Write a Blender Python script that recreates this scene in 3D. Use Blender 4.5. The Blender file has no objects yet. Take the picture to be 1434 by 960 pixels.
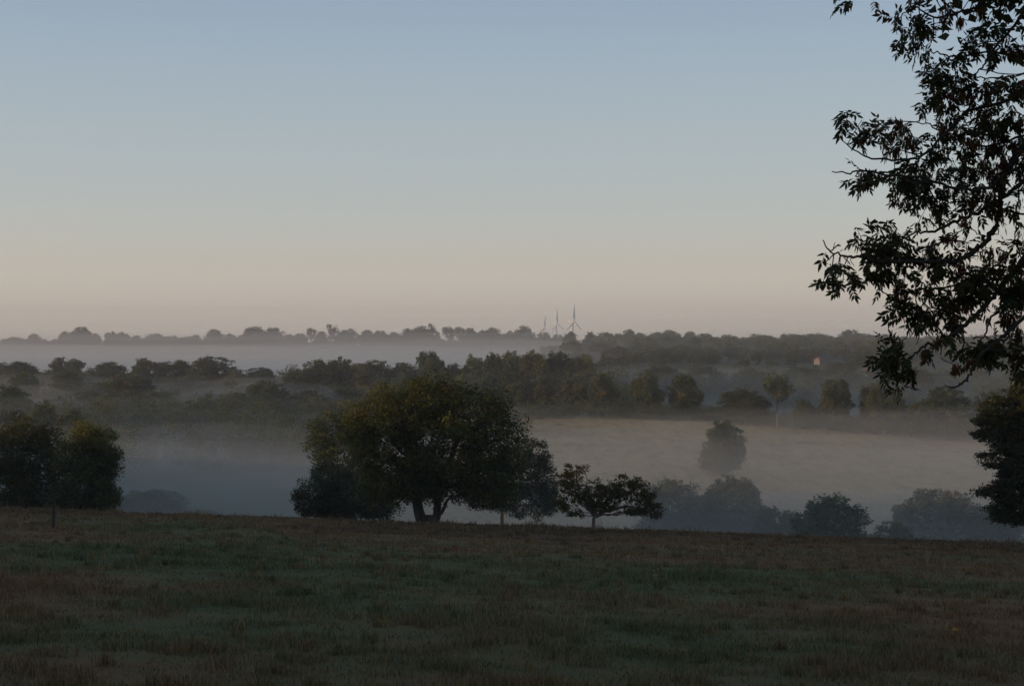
import bpy, math, random
import numpy as np
from math import radians, sin, cos, pi

S = bpy.context.scene
COL = S.collection
# ------------------------------------------------------------------ camera
F = 2190.0                     # focal length in pixels of the 1434 px wide photograph
CX, HY = 717.0, 480.0          # optical axis; the eye is at z = 0 of this scene
cam_d = bpy.data.cameras.new("camera")
cam = bpy.data.objects.new("camera", cam_d); COL.objects.link(cam)
cam_d.sensor_width = 36; cam_d.lens = 36 * F / 1434
cam_d.clip_start = 0.1; cam_d.clip_end = 30000
cam.location = (0, 0, 0); cam.rotation_euler = (radians(90), 0, 0)
S.camera = cam
# ------------------------------------------------------------------ light
SUN_AZ = radians(-103)         # from the view direction (+y), negative = left
SUN_EL = radians(3.6)
SKY_STRENGTH = 0.30
world = bpy.data.worlds.new("World"); S.world = world; world.use_nodes = True
wn, wl = world.node_tree.nodes, world.node_tree.links
wn.clear()
sky = wn.new("ShaderNodeTexSky"); sky.sky_type = 'NISHITA'; sky.sun_disc = False
sky.sun_elevation = SUN_EL; sky.sun_rotation = SUN_AZ
sky.altitude = 100; sky.air_density = 1.0; sky.dust_density = 0.8; sky.ozone_density = 1.5
bg = wn.new("ShaderNodeBackground"); bg.inputs['Strength'].default_value = SKY_STRENGTH
wo = wn.new("ShaderNodeOutputWorld")
# the dawn sky: the physical sky for its change round the compass, blended with the measured
# climb from rose-beige at the horizon to grey-blue overhead
def lin(r, g, b): return tuple((c / 12.92 if c <= .04045 else ((c + .055) / 1.055) ** 2.4) for c in (r / 255, g / 255, b / 255))
wt = wn.new("ShaderNodeTexCoord"); wz = wn.new("ShaderNodeSeparateXYZ"); wl.new(wt.outputs['Generated'], wz.inputs[0])
wr = wn.new("ShaderNodeValToRGB"); _e = wr.color_ramp.elements
while len(_e) > 1: _e.remove(_e[-1])
_e[0].position = 0; _e[0].color = (*lin(223, 214, 198), 1)
for _p, _c in ((.018, (220, 213, 199)), (.036, (212, 207, 196)), (.055, (201, 200, 192)), (.085, (188, 195, 195)), (.11, (180, 191, 195)), (.165, (166, 183, 195)), (.214, (151, 172, 192)), (.5, (103, 121, 148)), (1.0, (78, 93, 121))):
    _q = _e.new(_p); _q.color = (*lin(*_c), 1)
wl.new(wz.outputs[2], wr.inputs[0])
ws = wn.new("ShaderNodeMix"); ws.data_type = 'RGBA'; ws.blend_type = 'MIX'; ws.inputs[0].default_value = .85
wk = wn.new("ShaderNodeMix"); wk.data_type = 'RGBA'; wk.blend_type = 'MULTIPLY'; wk.inputs[0].default_value = 1
wk.inputs[7].default_value = (SKY_STRENGTH, SKY_STRENGTH * .95, SKY_STRENGTH * 1.15, 1)
wl.new(sky.outputs[0], wk.inputs[6]); wl.new(wk.outputs[2], ws.inputs[6]); wl.new(wr.outputs[0], ws.inputs[7])
bg.inputs['Strength'].default_value = 1.0
wl.new(ws.outputs[2], bg.inputs[0]); wl.new(bg.outputs[0], wo.inputs['Surface'])
sl = bpy.data.lights.new("sun", 'SUN'); sl.energy = 3.2; sl.angle = radians(0.55); sl.color = (1.0, 0.66, 0.40)
sun = bpy.data.objects.new("sun", sl); COL.objects.link(sun)
sun.rotation_euler = (radians(90) - SUN_EL, 0, -SUN_AZ + pi)   # fixed below from the vector
from mathutils import Vector
sdir = Vector((sin(SUN_AZ) * cos(SUN_EL), cos(SUN_AZ) * cos(SUN_EL), sin(SUN_EL)))
sun.rotation_euler = sdir.to_track_quat('Z', 'Y').to_euler()
S.view_settings.view_transform = 'Standard'; S.view_settings.look = 'None'
S.view_settings.exposure = 0; S.view_settings.gamma = 1
S.view_settings.use_curve_mapping = False
S.render.engine = 'CYCLES'
S.cycles.use_denoising = True
S.cycles.denoising_input_passes = 'RGB_ALBEDO_NORMAL'; S.cycles.denoising_prefilter = 'ACCURATE'

S.cycles.max_bounces = 6; S.cycles.diffuse_bounces = 2; S.cycles.glossy_bounces = 1
S.cycles.transmission_bounces = 2; S.cycles.volume_bounces = 3; S.cycles.transparent_max_bounces = 72
S.cycles.caustics_reflective = False; S.cycles.caustics_refractive = False

# ------------------------------------------------------------------ noise
def _hash(ix, iy, seed):
    n = (ix.astype(np.int64) * 374761393 + iy.astype(np.int64) * 668265263 + seed * 1442695041) & 0x7fffffff
    n = ((n ^ (n >> 13)) * 1274126177) & 0x7fffffff
    return ((n ^ (n >> 16)) & 0xffff) / 65535.0
def vnoise(x, y, seed=0):
    x = np.asarray(x, float); y = np.asarray(y, float)
    ix = np.floor(x); iy = np.floor(y); fx = x - ix; fy = y - iy
    fx = fx * fx * (3 - 2 * fx); fy = fy * fy * (3 - 2 * fy)
    a = _hash(ix, iy, seed); b = _hash(ix + 1, iy, seed); c = _hash(ix, iy + 1, seed); d = _hash(ix + 1, iy + 1, seed)
    return (a + (b - a) * fx + (c - a) * fy + (a - b - c + d) * fx * fy) * 2 - 1
def fbm(x, y, seed=0, oct=4):
    s = 0; a = .5
    for k in range(oct):
        s = s + a * vnoise(x * 2 ** k + 17.3 * k, y * 2 ** k - 9.1 * k, seed + k); a *= .5
    return s
def sstep(a, b, x):
    t = np.clip((np.asarray(x, float) - a) / (b - a), 0, 1); return t * t * (3 - 2 * t)

# ------------------------------------------------------------------ terrain height (eye level = 0)
def _prof(pts):
    ys = np.arange(-800, 12001, 2.0)
    z = np.interp(ys, [p[0] for p in pts], [p[1] for p in pts])
    k = np.exp(-np.linspace(-2, 2, 9) ** 2); k /= k.sum()
    zz = np.convolve(np.pad(z, 4, mode='edge'), k, 'valid')
    return ys, zz
NEAR = [(-800, 6), (-60, 1.5), (-10, -1.2), (0, -1.65), (14, -2.95), (50, -6.6), (96, -11.25), (106, -12.7), (120, -15.6), (145, -21), (165, -24.5), (190, -26.5), (212, -26.5)]
PR = _prof(NEAR + [(240, -23.5), (262, -21.2), (300, -18.6), (350, -16.3), (400, -17), (460, -18), (520, -14), (620, -8), (720, -4), (880, -1.5), (1000, -2), (1200, -14), (1700, -34), (12000, -36)])
PL = _prof(NEAR + [(250, -26), (320, -25), (400, -21.5), (500, -17.5), (570, -17), (640, -23), (720, -28), (900, -27), (1050, -16), (1200, -3.5), (1280, -1.5), (1450, -5), (1700, -30), (12000, -36)])
def ground(x, y):
    x = np.asarray(x, float); y = np.asarray(y, float)
    zl = np.interp(y, *PL); zr = np.interp(y, *PR)
    s = sstep(-60 - .04 * y, 20 + .06 * y, x)
    z = zl * (1 - s) + zr * s
    z = z - .034 * np.clip(x, -60, 90) * (1 - sstep(250, 500, y)) - .02 * np.clip(x, -60, 140) * sstep(250, 340, y) * (1 - sstep(420, 600, y))
    z = z + fbm(x / 60, y / 60, 5, 3) * 1.6 * sstep(130, 300, y)
    z = z + fbm(x / 9, y / 9, 8, 3) * .16 * sstep(5, 30, y) + fbm(x / 2.2, y / 2.2, 11, 3) * .05 * (1 - sstep(110, 160, y))
    # hill on the left, outside the picture, whose shadow lies on the pasture
    ex = -np.maximum(62, .36 * y + 14)
    hill = sstep(0, -70, x - ex) * (1 - sstep(330, 460, y))
    hz = np.maximum(13.4 - .15 * np.clip(y, -60, 160), -12.5) + fbm(x / 25, y / 25, 3, 3) * 1.6
    z = z + hill * np.maximum(hz - z, 0)
    # low bank and ditch crossing the pasture on the left
    u = (x + 19.6) / 13.3
    yc = 88 - 38 * u
    w = sstep(.02, .35, u) * (1 - sstep(.8, 1.1, u))
    d = (y - yc)
    z = z - .65 * np.exp(-((d - 3.5) / 3.2) ** 2) * w + .28 * np.exp(-((d + 3.5) / 6) ** 2) * w
    return z
def gz(x, y): return float(ground(np.array([x]), np.array([y]))[0])
def P(px, row, D): return Vector(((px - CX) / F * D, D, -(row - HY) / F * D))

# ------------------------------------------------------------------ materials
def mat(name):
    m = bpy.data.materials.new(name); m.use_nodes = True
    nt = m.node_tree; nt.nodes.clear()
    out = nt.nodes.new("ShaderNodeOutputMaterial")
    return m, nt, out
def N(nt, t, **kw):
    n = nt.nodes.new(t)
    for k, v in kw.items():
        if k in n.inputs: n.inputs[k].default_value = v
        else: setattr(n, k, v)
    return n
def ramp(nt, stops, interp='LINEAR'):
    r = nt.nodes.new("ShaderNodeValToRGB"); e = r.color_ramp.elements
    r.color_ramp.interpolation = interp
    while len(e) > 1: e.remove(e[-1])
    e[0].position = stops[0][0]; e[0].color = (*stops[0][1], 1)
    for p, c in stops[1:]:
        q = e.new(p); q.color = (*c, 1)
    return r
def noise(nt, vec, scale, detail=4, rough=.55, sx=None):
    n = nt.nodes.new("ShaderNodeTexNoise"); n.inputs['Scale'].default_value = scale
    n.inputs['Detail'].default_value = detail; n.inputs['Roughness'].default_value = rough
    if sx:
        mp = nt.nodes.new("ShaderNodeMapping"); mp.inputs['Scale'].default_value = sx
        nt.links.new(vec, mp.inputs[0]); vec = mp.outputs[0]
    nt.links.new(vec, n.inputs['Vector']); return n
def mixc(nt, fac, a, b):
    m = nt.nodes.new("ShaderNodeMix"); m.data_type = 'RGBA'
    for s, v in ((m.inputs[0], fac), (m.inputs[6], a), (m.inputs[7], b)):
        if isinstance(v, bpy.types.NodeSocket): nt.links.new(v, s)
        else: s.default_value = v if not isinstance(v, tuple) else (*v, 1)
    return m.outputs[2]
def mr(nt, val, a, b, c=0, d=1):
    n = nt.nodes.new("ShaderNodeMapRange"); n.interpolation_type = 'SMOOTHSTEP'
    nt.links.new(val, n.inputs[0])
    for i, v in zip((1, 2, 3, 4), (a, b, c, d)): n.inputs[i].default_value = v
    return n.outputs[0]

def pasture_colour(nt):
    """colour of the grassland as a function of world position; shared by turf and blades"""
    L = nt.links
    geo = N(nt, "ShaderNodeNewGeometry"); pos = geo.outputs['Position']
    big = noise(nt, pos, .045, 5, .6, (1, .55, 1)); mid = noise(nt, pos, .28, 5, .6, (.8, 1, 1)); fine = noise(nt, pos, 2.5, 5, .7)
    a = N(nt, "ShaderNodeMath", operation='MULTIPLY_ADD'); L.new(mid.outputs[0], a.inputs[0]); a.inputs[1].default_value = .55; L.new(big.outputs[0], a.inputs[2])
    b = N(nt, "ShaderNodeMath", operation='MULTIPLY_ADD'); L.new(fine.outputs[0], b.inputs[0]); b.inputs[1].default_value = .3; L.new(a.outputs[0], b.inputs[2])
    # the sward is greener in a damp strip across the middle and rustier, drier towards the crest
    sy = N(nt, "ShaderNodeSeparateXYZ"); L.new(pos, sy.inputs[0])
    for (p0, p1, amt) in ((24, 31, -.11), (36, 46, .11), (52, 80, .09)):
        m_ = mr(nt, sy.outputs[1], p0, p1, 0, amt); a_ = N(nt, "ShaderNodeMath", operation='ADD'); L.new(b.outputs[0], a_.inputs[0]); L.new(m_, a_.inputs[1]); b = a_
    r = ramp(nt, [(.70, (.098, .118, .050)), (.79, (.130, .134, .060)), (.88, (.180, .134, .065)), (.96, (.215, .122, .058)), (1.0, (.12, .08, .04))])
    sc = N(nt, "ShaderNodeMath", operation='MULTIPLY'); L.new(b.outputs[0], sc.inputs[0]); sc.inputs[1].default_value = 1.0
    L.new(sc.outputs[0], r.inputs[0])
    return pos, r.outputs[0], fine, mid
# ground sheet
m_ground, nt, out = mat("turf")
pos, col, fine, mid = pasture_colour(nt)
sep = N(nt, "ShaderNodeSeparateXYZ"); nt.links.new(pos, sep.inputs[0])
fr = ramp(nt, [(.36, (.20, .16, .07)), (.47, (.42, .26, .10)), (.58, (.56, .37, .15)), (.66, (.34, .25, .10))])
nn = noise(nt, pos, .30, 8, .85, (1.3, .5, 1)); nt.links.new(nn.outputs[0], fr.inputs[0])
isf = mr(nt, sep.outputs[1], 205, 225)
isf2 = mr(nt, sep.outputs[1], 372, 392, 1, 0)
isx = mr(nt, sep.outputs[0], -26, -8)
m0 = N(nt, "ShaderNodeMath", operation='MULTIPLY'); nt.links.new(isf, m0.inputs[0]); nt.links.new(isx, m0.inputs[1])
mm = N(nt, "ShaderNodeMath", operation='MULTIPLY'); nt.links.new(m0.outputs[0], mm.inputs[0]); nt.links.new(isf2, mm.inputs[1])
far = mixc(nt, mm.outputs[0], (.085, .10, .045), fr.outputs[0])
isn = mr(nt, sep.outputs[1], 125, 170)
c2 = mixc(nt, isn, col, far)
bs = N(nt, "ShaderNodeBsdfPrincipled"); nt.links.new(c2, bs.inputs['Base Color'])
bs.inputs['Roughness'].default_value = .95; bs.inputs['Specular IOR Level'].default_value = .1
bmp = N(nt, "ShaderNodeBump"); bmp.inputs['Strength'].default_value = .6; bmp.inputs['Distance'].default_value = .08
nb = noise(nt, pos, 9, 6, .7); nt.links.new(nb.outputs[0], bmp.inputs['Height']); nt.links.new(bmp.outputs[0], bs.inputs['Normal'])
nt.links.new(bs.outputs[0], out.inputs[0])

def leafy(name, base, var, transl=.25, tint2=None, rough=.55):
    """foliage: per-leaf 'tint' attribute runs from base to var (autumn colour of that spray)"""
    m, nt, out = mat(name)
    at = N(nt, "ShaderNodeAttribute", attribute_name="tint"); oi = N(nt, "ShaderNodeObjectInfo")
    sp = N(nt, "ShaderNodeSeparateColor"); nt.links.new(at.outputs['Color'], sp.inputs[0])
    c = mixc(nt, sp.outputs[0], base, var)
    if tint2: c = mixc(nt, sp.outputs[1], c, tint2)
    hsv = N(nt, "ShaderNodeHueSaturation"); nt.links.new(c, hsv.inputs['Color'])
    v = N(nt, "ShaderNodeMath", operation='MULTIPLY_ADD'); nt.links.new(sp.outputs[2], v.inputs[0]); v.inputs[1].default_value = .7; v.inputs[2].default_value = .65
    nt.links.new(v.outputs[0], hsv.inputs['Value'])
    h = N(nt, "ShaderNodeMath", operation='MULTIPLY_ADD'); nt.links.new(oi.outputs['Random'], h.inputs[0]); h.inputs[1].default_value = .04; h.inputs[2].default_value = .48
    nt.links.new(h.outputs[0], hsv.inputs['Hue'])
    d = N(nt, "ShaderNodeBsdfPrincipled"); d.inputs['Roughness'].default_value = rough; d.inputs['Specular IOR Level'].default_value = .25
    t = N(nt, "ShaderNodeBsdfTranslucent")
    mx = N(nt, "ShaderNodeMixShader"); mx.inputs[0].default_value = transl
    nt.links.new(hsv.outputs[0], d.inputs['Base Color']); nt.links.new(hsv.outputs[0], t.inputs['Color'])
    nt.links.new(d.outputs[0], mx.inputs[1]); nt.links.new(t.outputs[0], mx.inputs[2]); nt.links.new(mx.outputs[0], out.inputs[0])
    return m
def solid(name, c1, c2, scale=4, rough=.9, bump=.4, stretch=(1, 1, .2), metallic=0):
    m, nt, out = mat(name)
    tc = N(nt, "ShaderNodeTexCoord")
    n = noise(nt, tc.outputs['Object'], scale, 6, .6, stretch)
    r = ramp(nt, [(.35, c1), (.65, c2)]); nt.links.new(n.outputs[0], r.inputs[0])
    b = N(nt, "ShaderNodeBsdfPrincipled"); b.inputs['Roughness'].default_value = rough; b.inputs['Metallic'].default_value = metallic
    nt.links.new(r.outputs[0], b.inputs['Base Color'])
    if bump:
        bp = N(nt, "ShaderNodeBump"); bp.inputs['Strength'].default_value = bump; bp.inputs['Distance'].default_value = .03
        nt.links.new(n.outputs[0], bp.inputs['Height']); nt.links.new(bp.outputs[0], b.inputs['Normal'])
    nt.links.new(b.outputs[0], out.inputs[0]); return m
m_oak = leafy("oak_leaves", (.058, .072, .018), (.22, .17, .022), tint2=(.22, .10, .03))
m_dark = leafy("dark_leaves", (.044, .054, .020), (.10, .09, .025), tint2=(.18, .09, .03))
m_far = leafy("woodland_leaves", (.080, .110, .040), (.21, .18, .05), transl=.15, tint2=(.25, .12, .035))
m_ash = leafy("ash_leaves", (.046, .066, .026), (.13, .10, .03), transl=.3, tint2=(.13, .06, .02), rough=.45)
m_key = leafy("ash_keys", (.11, .045, .028), (.22, .10, .045), transl=.2, tint2=(.22, .11, .04), rough=.7)
m_bark = solid("bark", (.030, .026, .022), (.075, .065, .055), 6)
m_ashbark = solid("ash_bark", (.030, .026, .022), (.065, .057, .047), 14)
m_litfoot = solid("lit_foot_bark", (.42, .36, .32), (.60, .52, .46), 3)
nt_ = m_litfoot.node_tree; b_ = [n for n in nt_.nodes if n.type == 'BSDF_PRINCIPLED'][0]; old_ = b_.inputs['Base Color'].links[0].from_socket
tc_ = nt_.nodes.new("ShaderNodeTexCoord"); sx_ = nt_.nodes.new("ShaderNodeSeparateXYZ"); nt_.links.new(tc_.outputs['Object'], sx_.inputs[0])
nt_.links.new(mixc(nt_, mr(nt_, sx_.outputs[2], .20, .27), old_, (.06, .05, .04)), b_.inputs['Base Color'])  # pale low down, dark above: the stem's lit foot put into its colour
m_sunlit = solid("sunlit_bark", (.22, .12, .05), (.36, .19, .07), 3)  # orange sunlight on the trunk put into its bark colour
m_warm = solid("warm_bark", (.10, .07, .05), (.22, .15, .11), 6)
m_wood = solid("post_wood", (.035, .030, .026), (.075, .065, .055), 8)
m_white = solid("turbine_paint", (.86, .85, .83), (.90, .89, .87), .05, rough=.5, bump=0)
m_render = solid("pale_render", (.26, .22, .19), (.32, .27, .23), .6, bump=0)
m_roof = solid("clay_tiles", (.20, .09, .06), (.28, .13, .09), 1.5, bump=0)
m_glass = solid("dark_window_glass", (.03, .03, .035), (.04, .045, .05), 1, rough=.2, bump=0)

# ------------------------------------------------------------------ mesh helpers
def make_mesh(name, V, Fc, mats, tint=None, mi=None, smooth=False):
    """V: Nx3 array; Fc: list of int arrays (n x k) with their material index"""
    me = bpy.data.meshes.new(name)
    V = np.asarray(V, np.float32).reshape(-1, 3)
    loops = []; starts = []; tot = 0; midx = []
    for fa, m in Fc:
        fa = np.asarray(fa, np.int32)
        if not len(fa): continue
        n, k = fa.shape
        starts.append(tot + np.arange(n, dtype=np.int32) * k); loops.append(fa.reshape(-1)); tot += n * k
        midx.append(np.full(n, m, np.int32))
    loops = np.concatenate(loops); starts = np.concatenate(starts); midx = np.concatenate(midx)
    me.vertices.add(len(V)); me.vertices.foreach_set("co", V.reshape(-1))
    me.loops.add(len(loops)); me.loops.foreach_set("vertex_index", loops)
    me.polygons.add(len(starts)); me.polygons.foreach_set("loop_start", starts)
    for m in mats: me.materials.append(m)
    me.polygons.foreach_set("material_index", midx)
    if tint is not None:
        at = me.color_attributes.new("tint", 'FLOAT_COLOR', 'POINT')
        t = np.ones((len(V), 4), np.float32); t[:, :3] = tint
        at.data.foreach_set("color", t.reshape(-1))
    if smooth: me.polygons.foreach_set("use_smooth", np.ones(len(starts), bool))
    me.update(calc_edges=True)
    return me
def link(name, me, parent=None, loc=(0, 0, 0)):
    o = bpy.data.objects.new(name, me); COL.objects.link(o); o.location = loc
    if parent is not None: o.parent = parent
    return o
def tag(o, label=None, cat=None, group=None, kind=None):
    if label: o['label'] = label
    if cat: o['category'] = cat
    if group: o['group'] = group
    if kind: o['kind'] = kind
    return o
def thing(name, label, cat, loc, group=None):
    o = bpy.data.objects.new(name, None); COL.objects.link(o); o.location = loc
    o.empty_display_size = .5
    return tag(o, label, cat, group)

class Tubes:
    def __init__(s): s.V = []; s.Q = []; s.n = 0
    def add(s, pts, rad, k=6):
        pts = np.asarray([tuple(p) for p in pts], float); m = len(pts)
        rad = np.asarray(rad, float) * np.ones(m)
        T = np.gradient(pts, axis=0); T /= np.linalg.norm(T, axis=1)[:, None] + 1e-9
        ref = np.array([0, 0, 1.0]) if abs(T[:, 2]).mean() < .8 else np.array([1.0, 0, 0])
        A = np.cross(T, ref); A /= np.linalg.norm(A, axis=1)[:, None] + 1e-9
        B = np.cross(T, A)
        an = np.arange(k) * 2 * pi / k
        ring = pts[:, None, :] + rad[:, None, None] * (A[:, None, :] * np.cos(an)[None, :, None] + B[:, None, :] * np.sin(an)[None, :, None])
        s.V.append(ring.reshape(-1, 3))
        i = np.arange(m - 1)[:, None] * k; j = np.arange(k)[None, :]; j2 = (j + 1) % k
        q = np.stack([i + j, i + j2, i + k + j2, i + k + j], -1).reshape(-1, 4) + s.n
        s.Q.append(q); s.n += m * k
    def arrays(s): return np.concatenate(s.V), np.concatenate(s.Q)
    def mesh(s, name, m):
        V, Q = s.arrays(); return make_mesh(name, V, [(Q, 0)], [m], smooth=True)
def curve(pts, n=8, wob=0, rng=None):
    """Catmull-Rom through the points"""
    p = np.asarray([tuple(q) for q in pts], float)
    if len(p) == 2: p = np.array([p[0], (p[0] + p[1]) / 2, p[1]])
    e = np.vstack([2 * p[0] - p[1], p, 2 * p[-1] - p[-2]])
    o = []
    for i in range(len(p) - 1):
        a, b, c, d = e[i:i + 4]
        for t in np.linspace(0, 1, n, endpoint=False):
            o.append(.5 * ((2 * b) + (-a + c) * t + (2 * a - 5 * b + 4 * c - d) * t * t + (-a + 3 * b - 3 * c + d) * t ** 3))
    o.append(p[-1]); o = np.array(o)
    if wob and rng is not None:
        w = rng.normal(0, wob, o.shape); w[0] = 0; w[-1] = 0; o = o + w
    return o

def leaves(C, size, rng, up=.3, asp=.62, tints=None, jag=True):
    """rhombic leaf sprays centred on C with random facing; returns V, quads, tints"""
    n = len(C)
    nrm = rng.normal(size=(n, 3)); nrm[:, 2] += up * 2 * np.sign(nrm[:, 2]); nrm /= np.linalg.norm(nrm, axis=1)[:, None]
    t = rng.normal(size=(n, 3)); t -= (t * nrm).sum(1)[:, None] * nrm; t /= np.linalg.norm(t, axis=1)[:, None]
    b = np.cross(nrm, t)
    L = (size * rng.uniform(.6, 1.35, n))[:, None]; W = L * asp * rng.uniform(.7, 1.2, n)[:, None]
    k = rng.uniform(-.3, .3, (n, 1)) * L
    V = np.stack([C - t * L * .5, C + b * W * .5 + t * k + nrm * W * .15, C + t * L * .5, C - b * W * .5 + t * k * .5 + nrm * W * .15], 1).reshape(-1, 3)
    Q = np.arange(4 * n).reshape(n, 4)
    T = np.repeat(tints, 4, 0) if tints is not None else None
    return V, Q, T

def crown(lobes, nclump, per, size, rc, rng, autumn=.25, lit=None, shell=.6, flat=.75, orange=.03, lvar=None):
    """clumps of leaves spread in the shell of a union of ellipsoids; returns V,Q,T, clump centres"""
    lo = np.array(lobes, float); w = (lo[:, 3] * lo[:, 4] * lo[:, 5]) ** (2 / 3); w /= w.sum()
    cs = []; out_c = []
    while len(cs) < nclump:
        k = rng.choice(len(lo), size=400, p=w)
        d = rng.normal(size=(400, 3)); d /= np.linalg.norm(d, axis=1)[:, None]
        r = np.where(rng.random(400) < .8, rng.uniform(shell, 1.09, 400), rng.uniform(.15, shell, 400))
        p = lo[k, :3] + d * lo[k, 3:] * r[:, None]
        q = ((p[:, None, :] - lo[None, :, :3]) / lo[None, :, 3:]); q = np.sqrt((q ** 2).sum(2)).min(1)
        keep = (q > shell) | (rng.random(400) < .22)
        cs.extend(p[keep].tolist())
    c = np.array(cs[:nclump])
    rr = rc * rng.uniform(.55, 1.45, nclump)
    m = np.maximum(3, (per * (rr / rc) ** 1.6)).astype(int)
    idx = np.repeat(np.arange(nclump), m)
    off = rng.normal(size=(len(idx), 3)); off /= np.linalg.norm(off, axis=1)[:, None]
    off *= (rng.random(len(idx)) ** .45)[:, None] * rr[idx][:, None]; off[:, 2] *= flat
    C = c[idx] + off
    lt = np.clip(rng.normal(autumn, .22, len(lo)), 0, .9) if lvar is None else np.asarray(list(lvar) + [.05] * (len(lo) - len(lvar)))
    dist = (((c[:, None, :] - lo[None, :, :3]) / lo[None, :, 3:]) ** 2).sum(2); near = dist.argmin(1)
    ct = np.clip(lt[near] + rng.normal(0, .14, nclump), 0, 1)
    t = np.zeros((len(idx), 3)); t[:, 0] = np.clip(ct[idx] + rng.normal(0, .12, len(idx)), 0, 1)
    t[:, 1] = (rng.random(nclump) < orange)[idx] * rng.uniform(.3, .9, len(idx))
    t[:, 2] = np.clip(rng.uniform(.2, .8, nclump)[idx] + rng.normal(0, .15, len(idx)), 0, 1)
    V, Q, T = leaves(C, size, rng, tints=t)
    return V, Q, T, c
def skeleton(base, forks, lobes, c, rng, r0, T=None, twig=.012, frac=.35, kside=7):
    """trunk to fork, limbs to every lobe, twigs to a share of the clumps"""
    T = T or Tubes()
    fk = np.array(forks[-1], float)
    T.add(curve([base] + list(forks), 6), np.linspace(r0, r0 * .7, (len(forks)) * 6 + 1) * (1 + .5 * np.exp(-np.linspace(0, 8, len(forks) * 6 + 1))), kside)
    ends = []
    for l in lobes:
        e = np.array(l[:3]); mid = fk * .45 + e * .55; mid[2] -= .12 * abs(e[2] - fk[2]) + .02 * r0; mid[:2] += rng.normal(0, .06, 2) * np.linalg.norm(e - fk)
        r = r0 * .45 * (0.6 + .5 * rng.random())
        cv = curve([fk - [0, 0, .3 * r0], mid, e], 6, .02 * np.linalg.norm(e - fk), rng)
        T.add(cv, np.linspace(r, r * .25, len(cv)), 5); ends.append(cv)
    allp = np.concatenate(ends)
    pick = rng.random(len(c)) < frac
    for q in c[pick]:
        i = np.linalg.norm(allp - q, axis=1).argmin(); a = allp[i]
        L = np.linalg.norm(q - a)
        if L < .05: continue
        m = (a + q) / 2 + rng.normal(0, .08 * L, 3)
        cv = curve([a, m, q], 3); T.add(cv, np.linspace(max(twig * 2.2, L * .012), twig, len(cv)), 3)
    return T

# ================================================================== STRUCTURE
# one ground sheet from behind the camera to beyond the horizon
def axis(dense, step, far, grow):
    a = [0.0]
    while a[-1] < far:
        a.append(a[-1] + (step if a[-1] < dense else step + (a[-1] - dense) * grow))
    return np.array(a)
xa = axis(40, .30, 9000, .035); xs = np.concatenate([-xa[:0:-1], xa])
ys = np.concatenate([-axis(2, .5, 700, .08)[:0:-1], axis(112, .30, 390, .012)]); ys = np.concatenate([ys, ys[-1] + axis(10, 3, 9500, .02)[1:]])
X, Y = np.meshgrid(xs, ys); Z = ground(X, Y)
ny, nx = X.shape
i = (np.arange(ny - 1)[:, None] * nx + np.arange(nx - 1)[None, :])
Q = np.stack([i, i + 1, i + 1 + nx, i + nx], -1).reshape(-1, 4)
g = link("ground", make_mesh("ground", np.stack([X, Y, Z], -1).reshape(-1, 3), [(Q, 0)], [m_ground], smooth=True)); tag(g, kind='structure')

# ------------------------------------------------------------------ haze and mist
def volmat(name, col, dens, aniso=.2):
    m, nt, out = mat(name)
    v = N(nt, "ShaderNodeVolumePrincipled"); v.inputs['Color'].default_value = (*col, 1); v.inputs['Density'].default_value = dens
    v.inputs['Anisotropy'].default_value = aniso
    nt.links.new(v.outputs[0], out.inputs['Volume']); m.cycles.homogeneous_volume = True
    return m
HAZE = .00024
bm = volmat("haze_air", (.93, .94, .97), HAZE, .1)
def boxmesh(name, a, b, m):
    V = [(x, y, z) for x in (a[0], b[0]) for y in (a[1], b[1]) for z in (a[2], b[2])]
    return make_mesh(name, V, [(np.array([(0, 1, 3, 2), (4, 6, 7, 5), (0, 4, 5, 1), (2, 3, 7, 6), (0, 2, 6, 4), (1, 5, 7, 3)]), 0)], [m])
o = link("haze", boxmesh("haze", (-1500, -300, -46), (1500, 4350, 95), bm)); tag(o, kind='stuff')

def mist(x0, x1, y0, y1, top, dens, seed, amp, col=(.90, .905, .865), n=110, wl=70, fade=45, edge=14):
    xs = np.linspace(x0, x1, n); ys = np.linspace(y0, y1, n); X, Y = np.meshgrid(xs, ys)
    Z = top(X, Y) if callable(top) else top + 0 * X
    Z = Z + amp * fbm(X / wl, Y / wl, seed, 4)
    e = np.minimum(np.minimum(X - x0, x1 - X), np.minimum(Y - y0, y1 - Y)) / fade; Z = Z - edge * (1 - sstep(0, 1, e)) ** 1.3
    Z = np.maximum(Z, -44.0)
    V = np.concatenate([np.stack([X, Y, Z], -1).reshape(-1, 3), np.stack([X, Y, 0 * Z - 45], -1).reshape(-1, 3)])
    i = (np.arange(n - 1)[:, None] * n + np.arange(n - 1)[None, :]); Qt = np.stack([i, i + 1, i + 1 + n, i + n], -1).reshape(-1, 4)
    Qb = Qt[:, ::-1] + n * n
    b = np.concatenate([np.arange(n), np.arange(1, n) * n + n - 1, (n - 1) * n + np.arange(n - 2, -1, -1), np.arange(n - 2, 0, -1) * n])
    b2 = np.roll(b, -1); Qs = np.stack([b2, b, b + n * n, b2 + n * n], -1)
    me = make_mesh("mist", V, [(np.concatenate([Qt, Qb, Qs]), 0)], [volmat("mist_air", col, dens)])
    o = link("mist", me); return tag(o, kind='stuff')
def vtop(k):
    def f(X, Y):
        left = 1 - sstep(-10, 70, X)
        lip = (0 if k < 3 else 6) * (1 - sstep(120, 215, Y))
        return (-12.4 - 2.0 * k - 4.0 * sstep(310, 440, Y)) * left + (-9.9 - 2.4 * k - 5.0 * sstep(250, 335, Y)) * (1 - left) - lip - 2.5 * (1 - sstep(110, 170, Y))
    return f
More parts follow.
